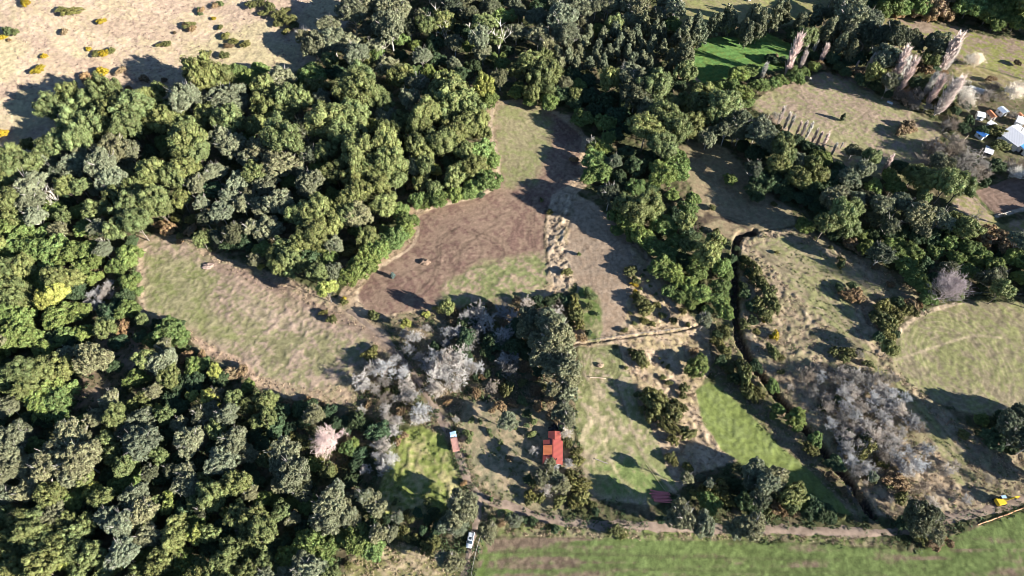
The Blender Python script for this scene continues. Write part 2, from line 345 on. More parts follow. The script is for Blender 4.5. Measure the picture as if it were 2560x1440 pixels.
def track_dist(px, py):
    X = np.atleast_1d(np.asarray(px, float)); Y = np.atleast_1d(np.asarray(py, float)); d = np.full(X.shape, 1e9)
    for p, w in TRACKS.values(): d = np.minimum(d, seg_dist(X, Y, p))
    return d
def build_ground():
    gx = axis(-296, 300, 0.5, 5000); gy = axis(28, 352, 0.5, 5000)
    X, Y = np.meshgrid(gx, gy, indexing='ij'); nx, ny = X.shape
    far = sstep(420, 900, np.hypot(X, Y-150))
    Zb = base_h(X, Y)*(1-far)
    yy = np.maximum(Y, -150.0)
    PX, PY, D = project(X, yy, Zb)
    # ragged outlines
    wx = (fbm(X, Y, 9, 1, 3)-0.5)*16; wy = (fbm(X, Y, 9, 5, 3)-0.5)*12
    QX = PX+wx; QY = PY+wy
    n1 = fbm(X, Y, 14, 2, 4); n2 = fbm(X, Y, 3.2, 6, 3); n3 = vn(X, Y, 0.9, 8); n4 = fbm(X, Y, 45, 9, 3); n5 = vn(X*0.8+Y*0.6, (Y*0.8-X*0.6)*0.2, 1.3, 7); n6 = vn(X, Y, 1.7, 4)
    C = np.empty(X.shape+(3,)); und = np.array((0.07, 0.075, 0.034)); und2 = np.array((0.12, 0.10, 0.06))
    t = sstep(0.42, 0.62, n2)[..., None]
    C[:] = und*(1-t)+und2*t
    R = np.full(X.shape, 0.3)
    open_ = np.zeros(X.shape)
    for name, poly, c1, c2, pa, rough, stripe, soft in FIELDS:
        xs = [p[0] for p in poly]; ys = [p[1] for p in poly]
        m = (QX > min(xs)-soft-10) & (QX < max(xs)+soft+10) & (QY > min(ys)-soft-10) & (QY < max(ys)+soft+10)
        if not m.any(): continue
        d = sdist(QX[m], QY[m], poly)
        a = sstep(-soft*0.5, soft*0.5, d+(n2[m]-0.5)*soft)
        k = sstep(0.5-0.22, 0.5+0.22, n1[m]*0.5+n4[m]*0.5+(n2[m]-0.5)*0.7+(n3[m]-0.5)*0.6+(n5[m]-0.5)*0.5+(pa-0.5)*0.35)[:, None]
        col = np.array(c1)*(1-k)+np.array(c2)*k
        col = col*((0.78+0.44*n2[m])*(0.9+0.2*n5[m]))[:, None]
        if name == 'hill':
            k2 = sstep(.5, .62, fbm(X[m]+Y[m]*.5, Y[m]*1.6, 17, 3, 4))[:, None]; col = col*(1-.6*k2)+np.array((0.30, 0.22, 0.165))*.6*k2
            k3 = sstep(.56, .68, fbm(X[m], Y[m], 26, 8, 4))[:, None]; col = col*(1-.6*k3)+np.array((0.33, 0.29, 0.16))*.6*k3
        if name == 'crop_field':
            u = X[m]*0.02+Y[m]; st = (vn(X[m]*0.12, u, 1.6, 3)-0.5)
            wide = fbm(X[m]*0.6, Y[m]*1.5, 22, 7, 4)
            row = vn(X[m]*0.1, Y[m], 1.1, 3)-0.5
            g = sstep(-0.30, 0.30, st*0.3+row*0.85+0.26+(wide-0.5)*1.3+(n1[m]-0.5)*0.7+(n3[m]-0.5)*0.4-0.16*np.exp(-((X[m]-8)/22)**2))[:, None]
            col = np.array((0.115, 0.150, 0.052))*g+np.array((0.175, 0.130, 0.092))*(1-g)
            g2 = sstep(0.15, 0.5, vn(X[m], Y[m], 1.0, 7)-0.2)[:, None]; col = col*(0.8+0.3*g2)
        if stripe:
            dm = np.abs(d)*0.13
            s = np.sin(dm*2*math.pi/1.55+(n2[m]-0.5)*2.2)*(0.4+0.9*vn(X[m], Y[m], 11, 10))
            col = col*(1+stripe*s)[:, None]
        a3 = a[:, None]
        C[m] = C[m]*(1-a3)+col*a3; R[m] = R[m]*(1-a)+rough*a
        open_[m] = np.maximum(open_[m], a)
    # hill streaks and mossy patches
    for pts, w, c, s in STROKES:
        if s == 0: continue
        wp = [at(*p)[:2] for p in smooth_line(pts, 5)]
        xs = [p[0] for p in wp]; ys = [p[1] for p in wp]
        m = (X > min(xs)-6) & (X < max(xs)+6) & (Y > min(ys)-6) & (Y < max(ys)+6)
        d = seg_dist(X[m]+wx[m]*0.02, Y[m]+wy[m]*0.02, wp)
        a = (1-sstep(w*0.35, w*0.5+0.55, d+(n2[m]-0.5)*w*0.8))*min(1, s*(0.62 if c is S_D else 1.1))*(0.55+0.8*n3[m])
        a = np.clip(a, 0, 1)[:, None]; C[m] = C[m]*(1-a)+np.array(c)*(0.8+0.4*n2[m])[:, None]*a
    for (px, py), r0, r1, wl, c, s in RINGS:
        cx, cy, _ = at(px, py); dd = np.hypot((X-cx)*1.0, (Y-cy)*0.8)
        m = dd < r1+2
        a = (sstep(r0-1, r0+1, dd[m])*(1-sstep(r1-2, r1+1, dd[m])))*np.clip(np.sin(dd[m]*2*math.pi/wl/1.6), 0, 1)*s*open_[m]
        C[m] = C[m]*(1-a[:, None])+np.array(c)*a[:, None]
    # ditch mud
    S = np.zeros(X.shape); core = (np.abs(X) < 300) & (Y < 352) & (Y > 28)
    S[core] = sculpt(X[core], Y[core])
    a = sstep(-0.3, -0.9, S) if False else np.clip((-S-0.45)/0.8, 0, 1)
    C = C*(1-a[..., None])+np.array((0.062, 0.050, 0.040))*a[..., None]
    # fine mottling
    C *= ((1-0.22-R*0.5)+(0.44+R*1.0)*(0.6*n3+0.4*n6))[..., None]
    tm = (PX > 850) & (PX < 2620) & (PY > 760) & (PY < 1520); td = np.full(X.shape, 99.0); td[tm] = track_dist(PX[tm], PY[tm])
    R *= 0.12+0.88*sstep(14, 30, td)
    rel = (n2-0.5)*1.6+(n3-0.5)*1.3+(n6-0.5)*1.6
    Z = Zb+S+R*rel*(1-far)*np.where(S < -0.2, 0.3, 1)
    V = np.stack([X, Y, Z], -1).reshape(-1, 3)
    idx = np.arange(nx*ny).reshape(nx, ny)
    F = np.stack([idx[:-1, :-1], idx[1:, :-1], idx[1:, 1:], idx[:-1, 1:]], -1).reshape(-1, 4)
    m, n, b = new_mat("ground_cover")
    at_ = n.nodes.new("ShaderNodeAttribute"); at_.attribute_name = "cover"
    tc = n.nodes.new("ShaderNodeTexCoord")
    no = n.nodes.new("ShaderNodeTexNoise"); no.inputs["Scale"].default_value = 0.7; no.inputs["Detail"].default_value = 8; no.inputs["Roughness"].default_value = 0.85
    n.links.new(tc.outputs["Object"], no.inputs["Vector"])
    r = n.nodes.new("ShaderNodeMapRange"); r.inputs["From Min"].default_value = .3; r.inputs["From Max"].default_value = .7
    r.inputs["To Min"].default_value = 0.58; r.inputs["To Max"].default_value = 1.42
    n.links.new(no.outputs["Fac"], r.inputs["Value"])
    mx = n.nodes.new("ShaderNodeVectorMath"); mx.operation = 'SCALE'
    n.links.new(at_.outputs["Color"], mx.inputs[0]); n.links.new(r.outputs[0], mx.inputs["Scale"]); n.links.new(mx.outputs[0], b.inputs["Base Color"])
    b.inputs["Roughness"].default_value = 1.0; b.inputs["Specular IOR Level"].default_value = 0.05
    bp = n.nodes.new("ShaderNodeBump"); bp.inputs["Strength"].default_value = 0.6; bp.inputs["Distance"].default_value = 0.22
    n.links.new(no.outputs["Fac"], bp.inputs["Height"]); n.links.new(bp.outputs[0], b.inputs["Normal"])
    me = mesh_np("ground", V, F, m, smooth=True)
    ca = me.color_attributes.new("cover", 'FLOAT_COLOR', 'POINT')
    c4 = np.ones((nx*ny, 4), np.float32); c4[:, :3] = C.reshape(-1, 3); ca.data.foreach_set("color", c4.ravel())
    struct("ground", me)
build_ground()

# wooded mask in pixel space: not in any field
def open_at(px, py, grow=0):
    X = np.array([px], float); Y = np.array([py], float)
    for f in FIELDS:
        if f[0] in ('farmyard', 'thicket_floor', 'yard', 'verge', 'ditch_bank', 'right_slope', 'glade'): continue
        if inside(X, Y, f[1])[0]: return True
    return False
def in_field(names, px, py):
    X = np.array([px], float); Y = np.array([py], float)
    return any(f[0] in names and inside(X, Y, f[1])[0] for f in FIELDS)

# dirt tracks laid just over the ground
M_DIRT = plain("dirt", (0.25, 0.19, 0.145), 1.0, 0, 0.75, 0.5, 0.5, 0.05)
def ribbon(name, pts, w, mat, lift=0.16):
    L = [at(*p)[:2] for p in smooth_line(pts, 10)]
    V = []; F = []; NS = 7
    for i, (x, y) in enumerate(L):
        a = L[max(0, i-1)]; b = L[min(len(L)-1, i+1)]
        d = np.array([b[0]-a[0], b[1]-a[1]]); d = d/np.linalg.norm(d); nrm = np.array([-d[1], d[0]])
        for k in range(NS):
            t = k/(NS-1)*2-1; ww = w/2*(0.6+0.75*float(vn(x, y, 2.2, 2+(k > 3))))
            q = np.array([x, y])+nrm*ww*t
            z = float(base_h(q[0], q[1]))+lift-0.22*abs(t)**3 - (0.07 if k in (1, 5) else 0)+0.05*(float(vn(q[0], q[1], .8, 4))-.5)
            V.append((q[0], q[1], z))
    for i in range(len(L)-1):
        for k in range(NS-1):
            a = i*NS+k; F.append((a, a+1, a+NS+1, a+NS))
    struct(name, mesh_np(name, V, F, mat, True))
for k_, (p_, w_) in TRACKS.items(): ribbon(k_, p_, w_, M_DIRT, {'dirt_track': 0.16, 'dirt_lane': 0.13, 'dirt_path': 0.12}[k_])

# ------------------------------------------------------------------ foliage builders
def ico_arrays(sub):
    bm = bmesh.new(); bmesh.ops.create_icosphere(bm, subdivisions=sub, radius=1.0)
    V = np.array([v.co[:] for v in bm.verts]); F = np.array([[v.index for v in f.verts] for f in bm.faces]); bm.free()
    return V, F
ICO1, ICOF1 = ico_arrays(1); ICO2, ICOF2 = ico_arrays(2)
def unit(v): return v/np.maximum(np.linalg.norm(v, axis=-1, keepdims=True), 1e-9)
def leaf_quads(P, N, size, rng, elong=1.0, spread=0.6):
    n = len(P); nn = unit(N+rng.normal(size=(n, 3))*spread)
    a = unit(np.cross(nn, rng.normal(size=(n, 3)))); b = np.cross(nn, a)
    s = size*(0.6+0.8*rng.random((n, 1)))
    V = np.stack([P-a*s*elong, P-b*s*0.6, P+a*s*elong, P+b*s*0.6], 1).reshape(-1, 3)
    F = np.arange(4*n).reshape(n, 4); return V, F
def crown_mesh(name, seed, R, kz, n_cl, cl_r, leaves, leaf, flat=1.0, up=0.0, inner=0.62, zmin=-0.45, mat=None, droop=False, conic=0.0, spread=0.6, elong=1.0):
    """a crown of clumps: each clump a rough core wrapped in leaf faces"""
    rng = np.random.default_rng(seed)
    dirs = []
    while len(dirs) < n_cl:
        d = rng.normal(size=3); d /= np.linalg.norm(d)
        if d[2] < zmin: continue
        best = min([np.linalg.norm(d-e) for e in dirs[-400:]] or [9])
        if best < 1.35/math.sqrt(n_cl)*rng.random()**0.3: continue
        dirs.append(d)
    dirs = np.array(dirs)
    # lobed outline
    lob = 1+0.16*np.sin(3*np.arctan2(dirs[:, 1], dirs[:, 0])+rng.random()*6)+0.12*np.sin(5*np.arctan2(dirs[:, 1], dirs[:, 0])+rng.random()*6+dirs[:, 2]*3)
    rad = R*(0.72+0.28*rng.random(n_cl)**0.6)*lob
    prof = 1-conic*np.clip((dirs[:, 2]+0.4)/1.4, 0, 1)
    C = dirs*rad[:, None]; C[:, :2] *= prof[:, None]; C[:, 2] *= kz
    C[:, 2] += up*rng.random(n_cl)*R
    VV = []; FF = []; off = 0; LV = []
    # inner core
    core = ICO2*np.array([R*inner*(1-conic*0.4), R*inner*(1-conic*0.4), R*inner*kz]); core *= (0.85+0.3*rng.random((len(core), 1)))
    tri_V = [core]; tri_F = [ICOF2]; off = len(core)
    for i in range(n_cl):
        r = cl_r*(0.65+0.7*rng.random())
        q = ICO1*(0.75+0.5*rng.random((len(ICO1), 1)))*r*0.82; q[:, 2] *= flat
        tri_V.append(q+C[i]*0.97); tri_F.append(ICOF1+off); off += len(q)
        nl = int(leaves*(r/cl_r)**1.6)
        d = unit(rng.normal(size=(nl, 3))+dirs[i]*0.55+np.array([0, 0, 0.35]))
        p = d*r*(0.8+0.38*rng.random((nl, 1))); p[:, 2] *= flat
        if droop: p[:, 2] -= 0.25*r*rng.random(nl)
        LV.append((p+C[i], d))
    P = np.concatenate([a for a, b in LV]); N = np.concatenate([b for a, b in LV])
    V2, F2 = leaf_quads(P, N, leaf, rng, elong, spread)
    T = np.concatenate(tri_V); TF = np.concatenate(tri_F)
    me = bpy.data.meshes.new(name)
    V = np.concatenate([T, V2]).astype(np.float32)
    loops = np.concatenate([TF.ravel(), (F2+len(T)).ravel()]).astype(np.int32)
    tot = np.concatenate([np.full(len(TF), 3), np.full(len(F2), 4)]).astype(np.int32)
    st = np.concatenate([[0], np.cumsum(tot)[:-1]]).astype(np.int32)
    me.vertices.add(len(V)); me.vertices.foreach_set("co", V.ravel())
    me.loops.add(len(loops)); me.loops.foreach_set("vertex_index", loops)
    me.polygons.add(len(tot)); me.polygons.foreach_set("loop_start", st); me.polygons.foreach_set("loop_total", tot)
    me.materials.append(mat or M_LEAF); me.update(calc_edges=True)
    return me
def tube_mesh(name, segs, mat, sides=3):
    S = np.array([(*a, *b, ra, rb) for a, b, ra, rb in segs], float)
    A = S[:, :3]; B = S[:, 3:6]; d = unit(B-A)
    ref = np.where(np.abs(d[:, 2:3]) > 0.9, np.array([[1., 0, 0]]), np.array([[0, 0, 1.]]))
    u = unit(np.cross(d, ref)); v = np.cross(d, u)
    n = len(S); V = np.empty((n, 2, sides, 3))
    for k in range(sides):
        a = 2*math.pi*k/sides; o = u*math.cos(a)+v*math.sin(a)
        V[:, 0, k] = A+o*S[:, 6:7]; V[:, 1, k] = B+o*S[:, 7:8]
    V = V.reshape(-1, 3); F = []
    base = np.arange(n)*2*sides
    for k in range(sides):
        k2 = (k+1) % sides
        F.append(np.stack([base+k, base+k2, base+sides+k2, base+sides+k], -1))
    return mesh_np(name, V, np.concatenate(F), mat, smooth=(sides > 3))
def trunk_mesh(name, seed, h, r0, spread, nlimb, mat, crown_z0):
    rng = random.Random(seed); segs = []
    p = Vector((0, 0, -0.6)); r = r0; pts = [p.copy()]
    steps = 5
    for i in range(steps):
        q = Vector((p.x+rng.uniform(-.25, .25), p.y+rng.uniform(-.25, .25), (i+1)/steps*h))
        segs.append((p[:], q[:], r, r*0.86)); p = q; r *= 0.86; pts.append(q.copy())
    for i in range(nlimb):
        t = rng.uniform(0.45, 1.0); b = pts[min(steps, int(t*steps))].copy(); a = rng.uniform(0, 6.28)
        rr = r0*rng.uniform(.25, .45); L = spread*rng.uniform(.6, .98)
        c = b+Vector((math.cos(a)*L*0.5, math.sin(a)*L*0.5, L*rng.uniform(.3, .7)))
        e = c+Vector((math.cos(a)*L*0.45, math.sin(a)*L*0.45, L*rng.uniform(.1, .5)))
        segs.append((b[:], c[:], rr, rr*.7)); segs.append((c[:], e[:], rr*.7, rr*.3))
        for k in range(2):
            a2 = a+rng.uniform(-.9, .9); f = c+Vector((math.cos(a2)*L*.4, math.sin(a2)*L*.4, L*rng.uniform(.2, .5)))
            segs.append((c[:], f[:], rr*.5, rr*.2))
    return tube_mesh(name, segs, mat, 5)
def branchy(name, seed, H, R, counts, r0, mat, narrow=False, clear=0.2, tw=0.03, lean=0.0):
    """leafless branches filling a crown"""
    rng = random.Random(seed); segs = []; main = []
    if narrow:
        n = 7; p = Vector((0, 0, 0))
        for i in range(n):
            q = Vector((rng.uniform(-.12, .12), rng.uniform(-.12, .12), (i+1)/n*H)); main.append((p[:], q[:], r0*(1-i/n*.85), r0*(1-(i+1)/n*.85))); p = q
        for i in range(counts[0]):
            z = H*rng.uniform(clear, .84); a = rng.uniform(0, 6.28); L = (H*0.20)*(1-max(0, z/H-.5)*.6)*rng.uniform(.6, 1.2)
            out = R*(0.35+.65*math.sin(min(1, z/H*0.85+.12)*math.pi)**.7)*rng.uniform(.5, 1.1)
            b = Vector((0, 0, z)); c = b+Vector((math.cos(a)*out*.6, math.sin(a)*out*.6, L*.45)); e = c+Vector((math.cos(a)*out*.4, math.sin(a)*out*.4, L*.6))
            segs.append((b[:], c[:], .07, .055)); segs.append((c[:], e[:], .055, .02))
            for k in range(counts[1]):
                s = b.lerp(c, rng.uniform(.2, 1)); a2 = a+rng.uniform(-1.2, 1.2); l2 = L*rng.uniform(.25, .55)
                f = s+Vector((math.cos(a2)*out*.35, math.sin(a2)*out*.35, l2)); segs.append((s[:], f[:], tw, .01))
    else:
        def grow(p, d, L, r, lev):
            n = 2; q = p
            for i in range(n):
                d2 = (d+Vector((rng.uniform(-.25, .25), rng.uniform(-.25, .25), rng.uniform(-.05, .2)))).normalized()
                e = q+d2*L/n; (segs if lev > 0 else main).append((q[:], e[:], r*(1-.25*i), r*(1-.25*(i+1)))); q = e; d = d2
            if lev >= len(counts): return
            for k in range(counts[lev]):
                t = rng.uniform(.35, 1.0); s = p.lerp(q, t)
                a = Vector((rng.gauss(0, 1), rng.gauss(0, 1), rng.gauss(0, .7)+.25))
                d3 = (d*0.75+a.normalized()*0.8).normalized()
                grow(s, d3, L*rng.uniform(.5, .78), max(r*.5, tw), lev+1)
        nst = counts[0]
        for k in range(nst):
            a = k/nst*6.28+rng.uniform(-.4, .4); s = rng.uniform(.25, .75)*R/H*1.5
            d = Vector((math.cos(a)*s, math.sin(a)*s, 1)).normalized()
            grow(Vector((math.cos(a)*.1, math.sin(a)*.1, H*clear*.3)), d, H*.5, r0*.6, 1)
        main.append(((0, 0, -.4), (0, 0, H*clear), r0, r0*.8))
        Z = max(max(s[0][2], s[1][2]) for s in segs); RR = np.percentile([math.hypot(s[1][0], s[1][1]) for s in segs], 97)
        kz = H/Z; kr = R/RR
        sc = lambda p: (p[0]*kr, p[1]*kr, p[2]*kz)
        segs = [(sc(a), sc(b), ra, rb) for a, b, ra, rb in segs]
    if not main: main.append(((0, 0, -.4), (0, 0, H*.2), r0, r0*.8))
    return tube_mesh(name, segs, mat, 3), main

# meshes of each kind, built once (real metres at scale 1: crown radius 5 m unless noted)
KIND = {}
KIND['A'] = [crown_mesh("crown", 10+i, 4.6, 0.85, 76, 1.02, 52, 0.26, 1.3, 0.12) for i in range(8)]        # lobed evergreen
KIND['B'] = [crown_mesh("crown", 30+i, 4.7, 0.72, 190, 0.62, 34, 0.22, 0.8, 0.08, elong=1.7, inner=.72, spread=.8) for i in range(8)]   # fine grey-green
KIND['C'] = [crown_mesh("crown", 50+i, 3.0, 1.9, 90, 0.62, 34, 0.24, 1.1, 0.1, conic=0.6) for i in range(4)]   # young plantation tree
KIND['D'] = [crown_mesh("foliage", 60+i, 4.7, 0.60, 120, 0.85, 40, 0.26, 0.75, 0.15, zmin=-0.2, mat=M_LEAFV, droop=True, spread=1.0, elong=1.3) for i in range(6)]  # creeper-hung bush
KIND['G'] = [crown_mesh("foliage", 80+i, 2.5, 0.62, 50, 0.55, 34, 0.19, 0.9, 0.05, zmin=-0.1) for i in range(4)]  # rounded shrub
TRUNK = {'A': [trunk_mesh("trunk", 5+i, 7.5, .3, 4.4, 9, M_BARK, 3) for i in range(3)],
         'B': [trunk_mesh("trunk", 15+i, 8.0, .28, 5.7, 16, M_PALEBARK, 3) for i in range(3)],
         'C': [trunk_mesh("trunk", 25, 7, .2, 1.5, 4, M_BARK, 2)],
         'D': [trunk_mesh("stem", 35, 3.0, .25, 3.6, 7, M_BARK, 1)],
         'G': [trunk_mesh("stem", 45, 1.3, .12, 1.8, 5, M_BARK, .5)]}
FB = [branchy("branches", 300+i, 6.5, 4.0, [7, 4, 3, 3, 3], .17, M_TWIG, tw=.05) for i in range(5)]
PB = [branchy("branches", 320+i, 12.0, 1.35, [170, 8], .17, M_TWIG, narrow=True, clear=.03, tw=.045) for i in range(4)]
FTR = [tube_mesh("trunk", m, M_PALEBARK, 5) for _, m in FB]; PTR = [tube_mesh("trunk", m, M_PALEBARK, 5) for _, m in PB]
DEADM = [branchy("branches", 340+i, 8.0, 2.6, [3, 3, 3], .16, M_TWIG, tw=.05, clear=.35) for i in range(2)]
DTR = [tube_mesh("trunk", m, M_PALEBARK, 5) for _, m in DEADM]
FB = [b for b, _ in FB]; PB = [b for b, _ in PB]; DEADM = [b for b, _ in DEADM]

